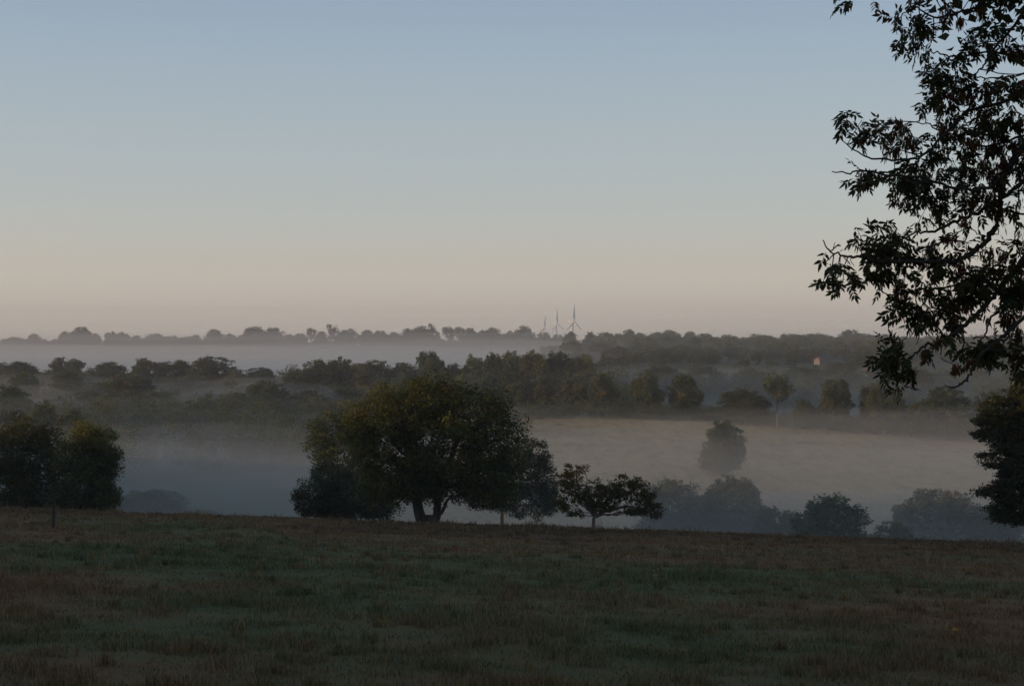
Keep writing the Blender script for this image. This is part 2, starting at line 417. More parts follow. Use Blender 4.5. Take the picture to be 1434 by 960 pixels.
for k, d in enumerate((.0010, .0013, .0014, .0016, .0022, .0030, .0040)):
    mist(-420, 420, 100, 470, vtop(k), d, 40 + k, 5.2, wl=(70, 50, 90, 60, 80, 55, 75)[k])
# second valley on the left, level with the eye
def v2top(k):
    def f(X, Y): return 4.0 - 3.4 * k - 6 * sstep(-10, 130, X) - 12 * sstep(1040, 1170, Y)
    return f
for k, d in enumerate((.0006, .0010, .0018, .0028, .004)):
    mist(-900, 330, 575, 1210, v2top(k), d, 60 + k, 5.0, wl=110)
# small banks lying between the ranks of the left-hand wood
for (ya, yb, tp, xl, xr, d) in ((232, 306, -16.5, -130, -12, .003), (334, 362, -16.2, -150, -28, .012), (396, 424, -13.0, -175, -40, .011), (458, 486, -10.0, -215, -60, .010)):
    mist(xl, xr, ya, yb, tp, d, int(ya), 4.5, wl=34, fade=11, edge=6)
# thin high veil that pales the skyline ridge
for k, d in enumerate((.00030, .00035)):
    mist(-1000, 900, 560, 1260, 14.0 - 7 * k, d, 70 + k, 5, wl=200)
# thin veil on the wooded slope behind the hedge at right and over the left woods
for k, d in enumerate((.0007, .0008, .0009)):
    mist(-30, 700, 366, 700, -5.5 - 3 * k, d * .9, 80 + k, 10, wl=(95, 55, 70)[k])
    mist(-500, 60, 290, 590, -16 - 2.0 * k, d * 1.5, 90 + k, 10, wl=(85, 60, 105)[k], fade=30)

# ================================================================== NEAR TREES (modelled one by one)
def tree(name, label, cat, px, row, D, trunk_r, forks, lobes, nclump, per, size, rc, seed, leafm, barkm=None, group=None, autumn=.25, frac=.35, gnd=None, twig=.012, lvar=None, orange=.03, shell=.6, flat=.75, extra=None, sil=1.0):
    """lobes/forks in photograph units (px right of px, px above row, depth px) scaled to metres at D"""
    rng = np.random.default_rng(seed); s = D / F
    x = (px - CX) * s; z0 = gz(x, D) if gnd is None else gnd
    zr = -(row - HY) * s
    root = thing(name, label, cat, (x, D, z0), group)
    base = np.array([0, 0, -.15]); dz = zr - z0
    fk = [(a * s, c * s, b * s + dz) for a, b, c in forks]
    lb = [(a * s, c * s, b * s + dz, ra * s, rd * s, rb * s) for a, b, c, ra, rb, rd in lobes]
    V, Q, T, c = crown(lb, nclump, per, size, rc, rng, autumn, lvar=lvar, orange=orange, shell=shell, flat=flat)
    cr = link("crown", make_mesh("crown", V, [(Q, 0)], [leafm], tint=T), root)
    tb = Tubes()
    if extra: extra(tb, s, dz)
    tb = skeleton(base, fk, lb, c, rng, trunk_r, tb, twig, frac)
    link("trunk", tb.mesh("trunk", barkm or m_bark), root)
    return root
# --- the big oak (px 600, base row 737)
def oak_extra(tb, s, dz):
    # second stem of the twin trunk, the fused foot between the stems, and a low side branch
    tb.add(curve([(7 * s, 0, -.2), (9 * s, .05, 8 * s + dz), (12 * s, .1, 18 * s + dz), (13 * s, .2, 34 * s + dz), (20 * s, .5, 65 * s + dz), (42 * s, 1.0, 125 * s + dz)], 6), np.linspace(.36, .15, 31), 10)
    tb.add(curve([(-9 * s, 0, -.2), (-10 * s, 0, 9 * s + dz), (-14 * s, 0, 20 * s + dz), (-17 * s, .1, 38 * s + dz), (-16 * s, .2, 80 * s + dz)], 6), np.linspace(.40, .22, 25), 10)
    tb.add([(-12 * s, 0, 3 * s + dz), (-4 * s, -.02, 5 * s + dz), (4 * s, -.02, 5 * s + dz), (11 * s, 0, 3 * s + dz)], [.30, .36, .36, .30], 10)
    tb.add([(-12 * s, 0, 10 * s + dz), (-4 * s, -.02, 11 * s + dz), (4 * s, -.02, 11 * s + dz), (11 * s, 0, 10 * s + dz)], [.28, .27, .27, .28], 10)
    tb.add(curve([(-12 * s, -.15, 24 * s + dz), (-5 * s, -.2, 14 * s + dz), (3 * s, -.15, 11 * s + dz)], 4), np.linspace(.12, .2, 9), 7)
    tb.add(curve([(11 * s, 0, 14 * s + dz), (20 * s, 0, 22 * s + dz), (26 * s, .1, 36 * s + dz), (34 * s, .2, 44 * s + dz)], 5), np.linspace(.14, .06, 16), 7)
oak_lobes = [(-68, 150, 0, 56, 36, 60), (-5, 176, 0, 66, 30, 70), (58, 160, 0, 56, 38, 60), (92, 120, 0, 44, 52, 55), (110, 82, 5, 26, 40, 45), (84, 62, -10, 42, 30, 45),
             (20, 120, -30, 70, 50, 55), (-72, 108, -10, 40, 44, 55), (-60, 70, 10, 44, 34, 45), (34, 66, 15, 40, 24, 45), (10, 110, 35, 70, 55, 50), (-86, 140, 10, 22, 24, 40), (106, 46, 0, 24, 20, 30), (-30, 66, 25, 34, 26, 30),
             (-72, 50, 0, 32, 16, 30), (70, 46, 0, 34, 18, 34), (-6, 74, -20, 34, 26, 30), (38, 50, 10, 30, 13, 26), (-44, 52, 14, 30, 15, 26), (4, 54, 24, 26, 14, 20), (-18, 46, 6, 24, 11, 20), (26, 45, 6, 24, 11, 20), (2, 48, -16, 26, 11, 16), (14, 170, 0, 52, 34, 50)]
tree('oak_tree', 'broad dark round-crowned tree on a low twin trunk at the crest of the pasture', 'tree', 600, 737, 100, .30,
     [(-10, 16, 0), (-15, 45, 0), (-10, 75, 5)], oak_lobes, 900, 80, .19, .70, 11, m_oak, extra=oak_extra, autumn=.3, frac=.4,
     lvar=[.46, .38, .25, .12, .1, .1, .25, .42, .25, .1, .2, .5, .1, .2, .15, .05, .1, .1, .3, .1, .4], orange=.03)
# --- the little orchard tree (px 830, base row 745)
def orch_extra(tb, s, dz):
    tb.add(curve([(4 * s, 0, 22 * s + dz), (16 * s, .1, 29 * s + dz), (32 * s, .1, 33 * s + dz), (52 * s, .1, 36 * s + dz), (75 * s, .2, 28 * s + dz)], 6), np.linspace(.13, .045, 25), 6)
    tb.add(curve([(0, 0, 25 * s + dz), (-10 * s, .1, 45 * s + dz), (-22 * s, .1, 68 * s + dz), (-22 * s, 0, 96 * s + dz)], 6), np.linspace(.10, .02, 19), 6)
    tb.add(curve([(0, 0, 25 * s + dz), (12 * s, .2, 50 * s + dz), (40 * s, .2, 62 * s + dz), (46 * s, 0, 84 * s + dz)], 6), np.linspace(.10, .02, 19), 6)
tree('orchard_tree', 'small leaning orchard tree with open flat crown at the centre of the crest', 'tree', 830, 745, 89, .115,
     [(1, 12, 0), (2, 24, 0)], [(-38, 66, 0, 20, 14, 26), (-16, 85, 0, 8, 12, 12), (-32, 80, 0, 16, 8, 14), (-40, 40, 0, 15, 14, 22), (-14, 50, 0, 20, 16, 24), (14, 56, 0, 30, 21, 30), (46, 57, 0, 30, 20, 28), (43, 78, 0, 7, 9, 8), (62, 66, 0, 14, 10, 14), (74, 52, 0, 20, 10, 20), (80, 36, 0, 20, 13, 22), (86, 26, 0, 13, 7, 14), (55, 30, 0, 18, 5, 16), (-24, 26, 0, 13, 7, 12), (12, 38, 0, 22, 9, 22), (-12, 96, 0, 4, 8, 5), (-34, 92, 0, 6, 5, 6)],
     620, 20, .14, .22, 12, m_oak, m_warm, extra=orch_extra, autumn=.2, frac=.75, lvar=[.4, .85, .75, .25, .2, .15, .1, .7, .3, .1, .05, .05, .05, .1, .1, .9, .8], twig=.008, shell=.3, flat=.6)
# --- trees and bush behind the oak
tree('field_maple', 'bright green tree with ragged left edge just behind the big twin-trunked tree', 'tree', 470, 738, 142, .25, [(0, 20, 0), (5, 50, 0)],
     [(-5, 135, 0, 32, 26, 30), (22, 140, 0, 22, 24, 30), (-20, 105, 0, 22, 22, 25), (20, 95, 0, 40, 40, 35), (-2, 65, 0, 30, 26, 30), (30, 40, 0, 40, 30, 30)],
     300, 75, .22, .7, 13, m_far, autumn=.1, lvar=[.25, .2, .1, .2, .05, .0])
tree('hawthorn_bush', 'dark dense low bush under the left side of the big twin-trunked tree', 'bush', 486, 730, 122, .2, [(0, 8, 0), (0, 20, 0)],
     [(-35, 40, 0, 36, 32, 30), (0, 36, 0, 46, 34, 35), (40, 28, 0, 30, 27, 30), (-48, 26, 0, 22, 24, 25), (10, 14, 0, 55, 16, 30)],
     230, 78, .19, .62, 14, m_dark, autumn=.08)
tree('misty_tree', 'grey-green misty tree with sunlit ochre trunk foot half hidden behind the big tree', 'tree', 703, 740, 150, .2, [(0, 14, 0), (0, 30, 0)],
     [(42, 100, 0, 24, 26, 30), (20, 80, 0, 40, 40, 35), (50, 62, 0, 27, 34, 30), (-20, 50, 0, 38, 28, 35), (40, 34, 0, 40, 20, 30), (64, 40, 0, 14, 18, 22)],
     560, 50, .2, .55, 15, m_dark, m_sunlit, autumn=.12)
# --- left pair, standing beyond the fence post
tree('domed_tree', 'dark round tree at the left edge behind the fence post', 'tree', 38, 727, 121, .3, [(0, 20, 0), (0, 45, 0)],
     [(-2, 118, 0, 34, 26, 35), (28, 112, 0, 20, 20, 25), (-28, 100, 0, 24, 30, 30), (10, 85, 0, 45, 35, 40), (-25, 55, 0, 24, 30, 35), (25, 50, 0, 40, 38, 40), (0, 28, 0, 46, 24, 38), (-45, 85, 0, 20, 22, 25), (-30, 22, 0, 26, 16, 26)],
     400, 76, .2, .68, 16, m_oak, autumn=.06, lvar=[.4, .35, .3, .05, .05, .05, .0, .2, .05])
tree('ragged_tree', 'ragged tree with yellow-green top, right one of the pair behind the fence post', 'tree', 128, 723, 117, .26, [(0, 20, 0), (-2, 45, 0)],
     [(-8, 112, 0, 18, 17, 20), (14, 108, 0, 22, 18, 24), (-28, 95, 0, 16, 16, 20), (22, 84, 0, 18, 14, 22), (-5, 70, 0, 36, 30, 32), (-12, 38, 0, 36, 30, 35), (22, 26, 0, 16, 20, 26), (-28, 18, 0, 28, 16, 28), (32, 60, 0, 10, 8, 12)],
     300, 74, .2, .62, 17, m_oak, autumn=.2, lvar=[.8, .45, .55, .15, .15, .05, .05, .05, .1])
# --- layered tree at the right edge
lay = [(18, 200, 0, 26, 22, 26), (-2, 175, 0, 34, 22, 30), (30, 170, 0, 40, 28, 36), (-20, 152, 0, 24, 12, 26), (26, 140, 0, 50, 18, 40), (-6, 116, 0, 34, 11, 34), (36, 112, 0, 50, 18, 40), (-20, 92, 0, 30, 6, 26),
       (24, 86, 0, 52, 14, 40), (-6, 66, 0, 34, 10, 30), (34, 60, 0, 46, 16, 36), (0, 42, 0, 28, 8, 26), (36, 30, 0, 40, 14, 32), (60, 190, 0, 36, 30, 36), (75, 130, 0, 40, 40, 40), (75, 60, 0, 40, 40, 40), (14, 14, 0, 26, 7, 22), (-30, 170, 0, 26, 18, 26), (-38, 132, 0, 24, 10, 22), (-46, 104, 0, 18, 5, 18), (-30, 52, 0, 28, 10, 24), (-22, 28, 0, 26, 8, 24), (0, 128, 0, 30, 40, 30), (0, 70, 0, 32, 50, 30), (10, 30, 0, 34, 26, 30), (-44, 154, 0, 20, 8, 20), (-16, 18, 0, 22, 7, 20)]
lay = [(a_ - 52, b_, c_, d_, e_, f_) for a_, b_, c_, d_, e_, f_ in lay]
tree('layered_tree', 'tall dark tree with tiered spreading boughs at the right edge beneath the hanging branch', 'tree', 1480, 742, 76, .24, [(0, 20, 0), (-6, 70, 0), (-14, 130, 0)],
     lay, 1650, 50, .14, .36, 18, m_dark, autumn=.2, frac=.5, flat=.45, lvar=[.6, .7, .4, .6, .3, .15, .1, .05, .05, .05, .05, .05, .05, .3, .1, .05, .05, .6, .2, .05, .05, .05, .1, .05, .05, .6, .0, .0, .0], twig=.008, orange=.02)
# unseen trees added round the camera so that their crowns darken the near grass
for k, (bx, by, h) in enumerate(((-8.5, 2.5, 13), (-2, -7, 15), (9.5, 0.5, 13))):
    rng = np.random.default_rng(70 + k); z0 = gz(bx, by)
    root = thing('shade_tree', ('unseen tree added to shade the near grass, left of the viewer', 'unseen tree added to shade the near grass, directly behind the viewer', 'unseen tree added to shade the near grass, right of the viewer')[k], 'tree', (bx, by, z0))
    lb = [(rng.normal(0, 2), rng.normal(0, 1.6), h * q, 4.6, 3.6, 2.8) for q in (.50, .56, .62, .70, .78, .88)]
    V, Q, T, c = crown(lb, 170, 60, .36, .9, rng, .2)
    link("crown", make_mesh("crown", V, [(Q, 0)], [m_dark], tint=T), root)
    link("trunk", skeleton(np.array([0, 0, -.2]), [(0, 0, h * .2), (0, 0, h * .35)], lb, c, rng, .35, None, .02, .1).mesh("trunk", m_bark), root)

# ================================================================== WOODLAND TREES (shared meshes)
VAR = []
def variant(seed, kind):
    """unit tree: height 1, crown about 1 wide"""
    rng = np.random.default_rng(seed)
    if kind == 'dome':
        lb = [(rng.uniform(-.04, .04), rng.uniform(-.04, .04), .46, .39, .39, .45), (rng.uniform(-.1, .1), 0, .27, .42, .42, .25)]
        for _ in range(14):
            a = rng.uniform(0, 2 * pi); q = rng.uniform(-.8, 1); c_ = math.sqrt(max(0, 1 - q * q)); r = rng.uniform(.06, .14)
            lb.append((.35 * c_ * cos(a), .35 * c_ * sin(a), .44 + .36 * q * rng.uniform(.9, 1.1), r, r, r * rng.uniform(.8, 1.1)))
    elif kind == 'tall':
        lb = [(0, 0, .5, .28, .28, .42), (rng.uniform(-.08, .08), 0, .3, .34, .34, .28)]
        for _ in range(20):
            a = rng.uniform(0, 2 * pi); q = rng.uniform(-.7, .98); c_ = math.sqrt(1 - q * q) * rng.uniform(.8, 1.1); r = rng.uniform(.07, .16)
            lb.append((.33 * c_ * cos(a), .33 * c_ * sin(a), .5 + .42 * q, r, r, r * rng.uniform(.7, 1)))
    elif kind == 'airy':
        lb = [(rng.uniform(-.3, .3), rng.uniform(-.3, .3), rng.uniform(.4, .9), rng.uniform(.1, .2), rng.uniform(.1, .2), rng.uniform(.08, .14)) for _ in range(11)]
    elif kind == 'ball':
        lb = [(rng.uniform(-.14, .14), rng.uniform(-.14, .14), rng.uniform(.52, .84), rng.uniform(.18, .28), rng.uniform(.18, .28), rng.uniform(.1, .15)) for _ in range(7)]
    V, Q, T, c = crown(lb, {'airy': 190, 'ball': 130}.get(kind, 760), 30, .038, .060, rng, .25, orange=.02, shell=.55)
    top = V[:, 2].max(); V = V / top
    cm = make_mesh("crown", V, [(Q, 0)], [m_far], tint=T)
    tb = skeleton(np.array([0, 0, -.03]), [(0, 0, .15), (.01, 0, .4)], [tuple(np.array(l) / top) for l in lb], c / top, rng, .022, None, .0015, .12, 5)
    tV, tQ = tb.arrays()
    tm = make_mesh("trunk", tV, [(tQ, 0)], [m_bark], smooth=True)
    T2 = np.concatenate([T, np.zeros((len(tV), 3))])
    jm = make_mesh("whole_tree", np.concatenate([V, tV]), [(Q, 0), (tQ + len(V), 1)], [m_far, m_bark], tint=T2)
    return cm, tm, jm
KINDS = {'dome': [variant(100 + i, 'dome') for i in range(5)], 'tall': [variant(120 + i, 'tall') for i in range(4)], 'airy': [variant(140 + i, 'airy') for i in range(2)], 'ball': [variant(160, 'ball')]}
prng = random.Random(5)
def put(px, top, D, wpx, label, kind='dome', group=None, whole=False, name='woodland_tree', bark=None, sink=0, cat='tree'):
    x = (px - CX) / F * D; z0 = gz(x, D) - sink; zt = -(top - HY) / F * D
    h = max(zt - z0, 1.5); w = wpx / F * D
    cm, tm, jm = prng.choice(KINDS[kind])
    rz = prng.uniform(0, 2 * pi)
    if whole:
        o = link(name, jm, None, (x, D, z0)); tag(o, label, cat, group)
    else:
        o = thing(name, label, cat, (x, D, z0), group)
        link("crown", cm, o)
        if bark:
            tm = tm.copy(); tm.materials[0] = bark
        link("trunk", tm, o)
    o.scale = (w * 1.06, w * 1.06, h); o.rotation_euler = (0, 0, rz)
    return o
G1 = 'trees of the misty wood in the left valley'
for a in [
 (18, 505, 540, 80, 'faint grey tree at the left edge just under the bright mist strip', 'dome'),
 (32, 518, 430, 50, 'flat-topped olive tree standing clear of the mist near the left edge', 'dome'),
 (12, 537, 350, 66, 'slate-grey rounded tree at the left edge below the flat-topped olive one', 'dome'),
 (94, 499, 560, 62, 'palest dome almost lost in the bright mist strip at left', 'dome'),
 (95, 517, 470, 52, 'low olive treetop in the mist right of the flat-topped olive tree', 'dome'),
 (150, 505, 520, 62, 'grey domed tree rising between the palest dome and the widest left dome', 'dome'),
 (180, 520, 400, 84, 'wide olive dome with golden flecks in the left wood', 'dome'),
 (204, 500, 540, 62, 'tall grey-green treetop left of the widest dome against the bright mist', 'tall'),
 (246, 503, 530, 62, 'tree joined to the left shoulder of the widest dome', 'dome'),
 (302, 497, 520, 84, 'widest dome of the left wood standing against the bright mist strip', 'dome'),
 (360, 513, 520, 58, 'low faint tree in the dip right of the widest dome', 'dome'),
 (62, 558, 300, 46, 'small dark pointed treetop behind the dark round tree at left', 'tall'),
 (100, 570, 285, 62, 'shadowy tree behind the ragged yellow-topped tree', 'dome'),
 (10, 572, 290, 50, 'shadowy low tree behind the dark round tree at the left edge', 'dome'),
 (130, 600, 160, 74, 'veiled tree close behind the right side of the ragged yellow-topped tree', 'dome'),
 (216, 546, 385, 84, 'broad olive tree on the front slope under the widest dome', 'dome'),
 (120, 545, 400, 60, 'mist-grey tree below the golden-flecked dome', 'dome'),
 (275, 556, 350, 80, 'dark low canopy in front of the widest dome', 'dome'),
 (330, 548, 380, 70, 'dim rounded tree left of the orange-flecked one', 'dome'),
 (376, 530, 400, 76, 'dark tree with an orange spray on its top left', 'dome'),
 (416, 515, 450, 50, 'olive shoulder tree left of the tall crest tree', 'dome'),
 (440, 501, 455, 60, 'large dark crest tree above the left part of the bright green tree', 'dome'),
 (476, 498, 460, 46, 'tall crest tree next right of the large dark crest tree', 'tall'),
 (500, 507, 490, 40, 'small faint treetop peeping between two crest trees', 'dome'),
 (528, 502, 470, 62, 'warm-toned crest tree above the left shoulder of the big tree', 'dome'),
 (432, 545, 400, 66, 'dim tree on the slope under the large dark crest tree', 'dome'),
 (486, 540, 420, 76, 'tree with yellowing top on the slope over the bright green tree', 'dome'),
 (400, 575, 340, 80, 'low dark tree at the foot of the wooded slope', 'dome'),
 (340, 580, 330, 80, 'low veiled tree at the foot of the wood where the mist pools', 'dome'),
 (566, 506, 470, 56, 'crest tree behind the top left of the big tree', 'dome'),
 (540, 530, 430, 60, 'slope tree right behind the top left edge of the big tree', 'dome'),
]: put(a[0], a[1], a[2], a[3], a[4], a[5], G1)
G2 = 'trees of the dark wood above the hillside field'
for a in [
 (600, 490, 445, 56, 'tall pale rounded crest tree directly above the big tree', 'tall'),
 (632, 507, 450, 50, 'low crest tree in the gap right of the pale rounded one', 'dome'),
 (664, 494, 430, 52, 'dark crest tree where the wood starts to rise again', 'tall'),
 (692, 491, 425, 46, 'crest tree second right of the pale rounded one', 'tall'),
 (716, 489, 440, 50, 'crest tree left of the darkest part of the wood', 'dome'),
 (746, 489, 425, 60, 'crest tree over the darkest part of the wood', 'tall'),
 (782, 490, 430, 56, 'crest tree below the wind turbines', 'dome'),
 (816, 494, 425, 54, 'crest tree below and right of the wind turbines', 'tall'),
 (690, 525, 385, 66, 'dark edge tree behind the top right shoulder of the big tree', 'tall'),
 (730, 530, 380, 56, 'dark edge tree at the left corner of the hillside field', 'tall'),
 (766, 524, 378, 52, 'dark edge tree with a pale gap in front of its stem', 'tall'),
 (804, 526, 374, 52, 'dark edge tree between the pale gap and the first hedge tree', 'tall'),
]: put(a[0], a[1], a[2], a[3], a[4], a[5], G2)
G3 = 'hedge trees along the top of the hillside field'
for a in [
 (846, 519, 368, 48, 'dark upright hedge tree, first from the dark wood', 'tall'),
 (876, 560, 362, 36, 'low scrub bush between the first two upright hedge trees', 'dome'),
 (906, 517, 364, 50, 'upright hedge tree with an olive tip, left of the rounded one', 'tall'),
 (960, 521, 362, 56, 'rounded dark hedge tree with notched top', 'tall'),
 (1000, 572, 357, 50, 'low hedge bush right of the rounded notched tree', 'dome'),
 (1040, 543, 356, 76, 'broad low hedge tree left of the pale-stemmed tree', 'dome'),
 (1127, 558, 350, 34, 'small hedge tree between the pale-stemmed tree and the square one', 'dome'),
 (1168, 529, 349, 66, 'big square-shouldered hedge tree right of the pale-stemmed tree', 'tall'),
 (1226, 530, 347, 44, 'spire-topped hedge tree under the lowest leaf spray of the ash', 'tall'),
 (1252, 548, 345, 42, 'sloping hedge tree joined to the spire-topped one', 'tall'),
 (1282, 562, 343, 36, 'low thin hedge bush left of the broad veiled hedge tree', 'dome'),
 (1326, 538, 341, 80, 'broad veiled hedge tree near the right edge', 'dome'),
 (1385, 545, 340, 60, 'last hedge tree, partly behind the tiered tree', 'dome'),
]: put(a[0], a[1], a[2], a[3], a[4], a[5], G3)
o = put(1088, 520, 352, 54, 'slender tree with ball crown and pale lit stem in the field hedge', 'ball', name='slender_tree', bark=m_litfoot)
put(1012, 586, 266, 64, 'solitary round tree standing out in the hillside field', 'dome', name='field_tree')
G4 = 'trees rising from the near valley just behind the crest'
for a in [
 (942, 668, 205, 118, 'blurred tree right of the small orchard tree', 'dome'),
 (1030, 664, 205, 118, 'tall blurred blue-grey tree right of the orchard tree, second in the row', 'tall'),
 (1090, 708, 190, 84, 'blurred low tree between the blue-grey tree and the sharpest one', 'dome'),
 (1160, 689, 165, 128, 'sharpest dark domed tree of the row just behind the crest', 'dome'),
 (1250, 728, 172, 84, 'low bush right of the sharpest domed tree behind the crest', 'dome'),
 (1318, 682, 196, 140, 'faint wide tree in the mist left of the tiered tree', 'dome'),
 (1392, 706, 190, 110, 'faint tree in the mist behind the foot of the tiered tree', 'dome'),
 (205, 684, 222, 110, 'shadowy tree sunk in the mist right of the ragged yellow-topped tree', 'dome'),
 (280, 712, 215, 70, 'lowest shadowy treetop in the mist over the ditch', 'dome'),
]: put(a[0], a[1], a[2], a[3], a[4], a[5], G4)
G5 = 'hazy trees on the slope behind the field hedge'
for a in [
 (800, 476, 720, 36, 'green-tinged tree on the slope just below the right wind turbine', 'dome'),
 (838, 478, 700, 34, 'green-tinged hazy tree right of the turbines, under the skyline', 'dome'),
 (868, 484, 640, 42, 'hazy tree above the first upright hedge tree', 'dome'),
 (905, 482, 690, 44, 'hazy tree above the olive-tipped hedge tree', 'dome'),
 (950, 484, 660, 46, 'hazy tree above the rounded notched hedge tree', 'dome'),
 (990, 488, 640, 44, 'hazy tree right above the low hedge bush', 'dome'),
 (1030, 486, 690, 50, 'hazy tree above the broad low hedge tree', 'dome'),
 (1075, 488, 660, 50, 'hazy tree behind the ball-crowned tree', 'dome'),
 (1125, 490, 640, 52, 'hazy tree left of the farmhouse gable', 'dome'),
 (1118, 512, 520, 60, 'hazy tree in front of and left of the farmhouse', 'dome'),
 (1176, 506, 540, 50, 'hazy round tree right of the farmhouse', 'dome'),
 (1050, 514, 500, 60, 'hazy tree behind the broad low hedge tree', 'dome'),
 (985, 512, 510, 60, 'hazy tree in the gap behind the rounded notched hedge tree', 'dome'),
 (925, 510, 500, 56, 'hazy tree behind the gap between two upright hedge trees', 'dome'),
 (1185, 488, 690, 52, 'hazy tree above and right of the farmhouse', 'dome'),
 (1250, 488, 680, 56, 'hazy tree on the slope behind the lowest ash spray', 'dome'),
 (1310, 488, 680, 60, 'hazy tree on the slope seen through the ash twigs', 'dome'),
 (1370, 490, 660, 60, 'hazy tree on the slope at the right, under the ash', 'dome'),
 (1280, 514, 500, 60, 'hazy tree behind the low thin hedge bush', 'dome'),
]: put(a[0], a[1], a[2], a[3], a[4], a[5], G5, whole=True)

# ------------------------------------------------------------------ skyline trees
G6 = 'trees along the skyline ridge'
SK = [(20, 471, 26, 'dome'), (49, 466, 22, 'dome'), (93, 463, 24, 'dome'), (113, 456.5, 30, 'dome'), (132, 466, 22, 'dome'), (155, 463, 22, 'dome'), (171, 464, 24, 'dome'), (190, 469, 20, 'dome'), (215, 466, 34, 'dome'), (240, 469, 26, 'dome'), (262, 470, 24, 'dome'),
      (275, 468, 20, 'dome'), (299, 460, 30, 'dome'), (321, 466, 22, 'dome'), (338, 469, 20, 'dome'), (357, 456, 40, 'dome'), (382, 457.5, 38, 'dome'), (404, 467, 24, 'dome'), (421, 466, 24, 'dome'), (435, 458, 20, 'airy'), (449, 463, 22, 'dome'), (469, 453, 26, 'airy'), (484, 461, 24, 'dome'), (497, 459, 22, 'airy'), (515, 461, 26, 'dome'), (533, 462, 26, 'dome'), (552, 464, 24, 'dome'), (573, 459, 28, 'dome'), (590, 455, 34, 'dome'), (608, 452, 20, 'airy'), (628, 456, 26, 'airy'), (643, 456, 22, 'airy'), (660, 458, 28, 'dome'), (677, 461, 26, 'dome'), (692, 457, 34, 'dome'), (713, 462, 24, 'dome'), (735, 454.5, 36, 'dome'), (760, 464, 30, 'dome'), (782, 467, 26, 'dome'), (800, 463, 26, 'dome'), (826, 463.5, 20, 'dome'), (847, 464, 34, 'dome'), (866, 466, 22, 'dome'),
      (879, 460, 26, 'dome'), (898, 465, 28, 'dome'), (920, 464, 28, 'dome'), (938, 461, 30, 'dome'), (966, 463, 24, 'dome'), (986, 466, 34, 'dome'), (1004, 471, 24, 'dome'), (1030, 476, 30, 'dome'), (1052, 474, 26, 'airy'), (1070, 475, 24, 'dome'), (1090, 478, 26, 'dome'), (1113, 466.5, 34, 'dome'), (1134, 471, 26, 'dome'), (1150, 467, 40, 'dome'), (1172, 471, 24, 'dome'), (1191, 460.5, 36, 'dome'), (1212, 466, 34, 'dome'), (1239, 467, 44, 'dome'), (1272, 470, 36, 'dome'), (1300, 470, 34, 'dome'), (1330, 468, 38, 'dome'), (1362, 471, 36, 'dome'), (1395, 469, 40, 'dome'), (1428, 471, 36, 'dome')]
MARK = [(-1, 'the left edge of the photo'), (113, 'the peaked tree near the left end'), (299, 'the dome over the widest misty dome'), (357, 'the wide twin dome'), (469, 'the tallest airy tree'), (608, 'the airy treetop over the big tree'), (735, 'the dark dome left of the turbines'), (826, 'the turbines'), (938, 'the bushy rise over the hedge gap'), (1052, 'the thin tree at the skyline dip'), (1191, 'the high dome above the farmhouse'), (1300, 'the lowest ash limb')]
ORD = ["just right of", "second right of", "third right of", "fourth right of", "fifth right of", "sixth right of", "seventh right of", "eighth right of", "ninth right of"]
special = {113: 'peaked hazy tree highest on the left end of the skyline', 357: 'left half of the wide twin dome on the skyline', 382: 'right half of the wide twin dome on the skyline', 469: 'tallest airy tree with see-through crown on the left skyline', 608: 'thin airy treetop on the skyline above the big twin-trunked tree',
           735: 'darkest dome on the skyline immediately left of the wind turbines', 1191: 'highest dome on the right skyline, above the farmhouse', 1052: 'thin small tree at the low point of the right skyline', 299: 'domed skyline tree standing alone above the widest misty dome', 938: 'bushy tree on the rise of skyline right of the turbines'}
cnt = 0; last = None
for (px, top, w, kind) in SK:
    mk = [m for m in MARK if m[0] <= px][-1]
    if mk != last: cnt = 0; last = mk
    if px in special: lab = special[px]
    else:
        lab = ('airy' if kind == 'airy' else 'wide' if w > 32 else 'small' if w < 24 else 'rounded') + ' skyline tree, ' + ORD[cnt] + ' ' + mk[1]
        cnt += 1
    D = (1215 if px < 790 else 880) + prng.uniform(-25, 25)
    put(px, top, D, w, lab, kind, G6, whole=True, sink=1.0)

# ------------------------------------------------------------------ continuous far canopy that reads as one mass
def canopy(name, label, x0, x1, yfun, depth, hgt, n, seed, size=.6, group=None):
    rng = np.random.default_rng(seed)
    lb = []
    nl = n
    for k in range(nl):
        x = rng.uniform(x0, x1); y = yfun(x) + rng.uniform(-depth, depth); r = rng.uniform(1.8, 4.6)
        h = hgt * rng.uniform(.45, 1.12)
        lb.append((x, y, gz(x, y) + h * .55, r, r, h * .48))
    V, Q, T, c = crown(lb, nl * 48, 24, size, 1.0, rng, .2, orange=.015, shell=.5)
    return tag(link(name, make_mesh(name, V, [(Q, 0)], [m_far], tint=T)), kind='stuff')
canopy('distant_woodland', '', -560, 20, lambda x: 1235, 22, 6.0, 210, 201, .9)
canopy('distant_woodland', '', -95, 20, lambda x: 1228, 10, 8, 60, 212, .9)
canopy('distant_woodland', '', 20, 330, lambda x: 895, 22, 5.5, 130, 202, .8)
canopy('slope_woodland', '', 5, 300, lambda x: 790, 50, 6.0, 150, 209, .7)
canopy('slope_woodland', '', -10, 280, lambda x: 650, 70, 6.5, 200, 203, .6)
canopy('slope_woodland', '', 0, 210, lambda x: 490, 60, 6.0, 170, 204, .5)
canopy('valley_woodland', '', -240, -22, lambda x: 510, 34, 7.5, 190, 205, .5)
canopy('valley_woodland', '', -215, -28, lambda x: 440, 20, 7, 135, 214, .45)
canopy('valley_woodland', '', -190, -30, lambda x: 378, 20, 7, 130, 206, .42)
canopy('valley_woodland', '', -118, -30, lambda x: 325, 16, 10, 85, 213, .38)
canopy('valley_woodland', '', -112, -34, lambda x: 283 + 8 * sin(x * .11), 10, 10, 60, 215, .36)
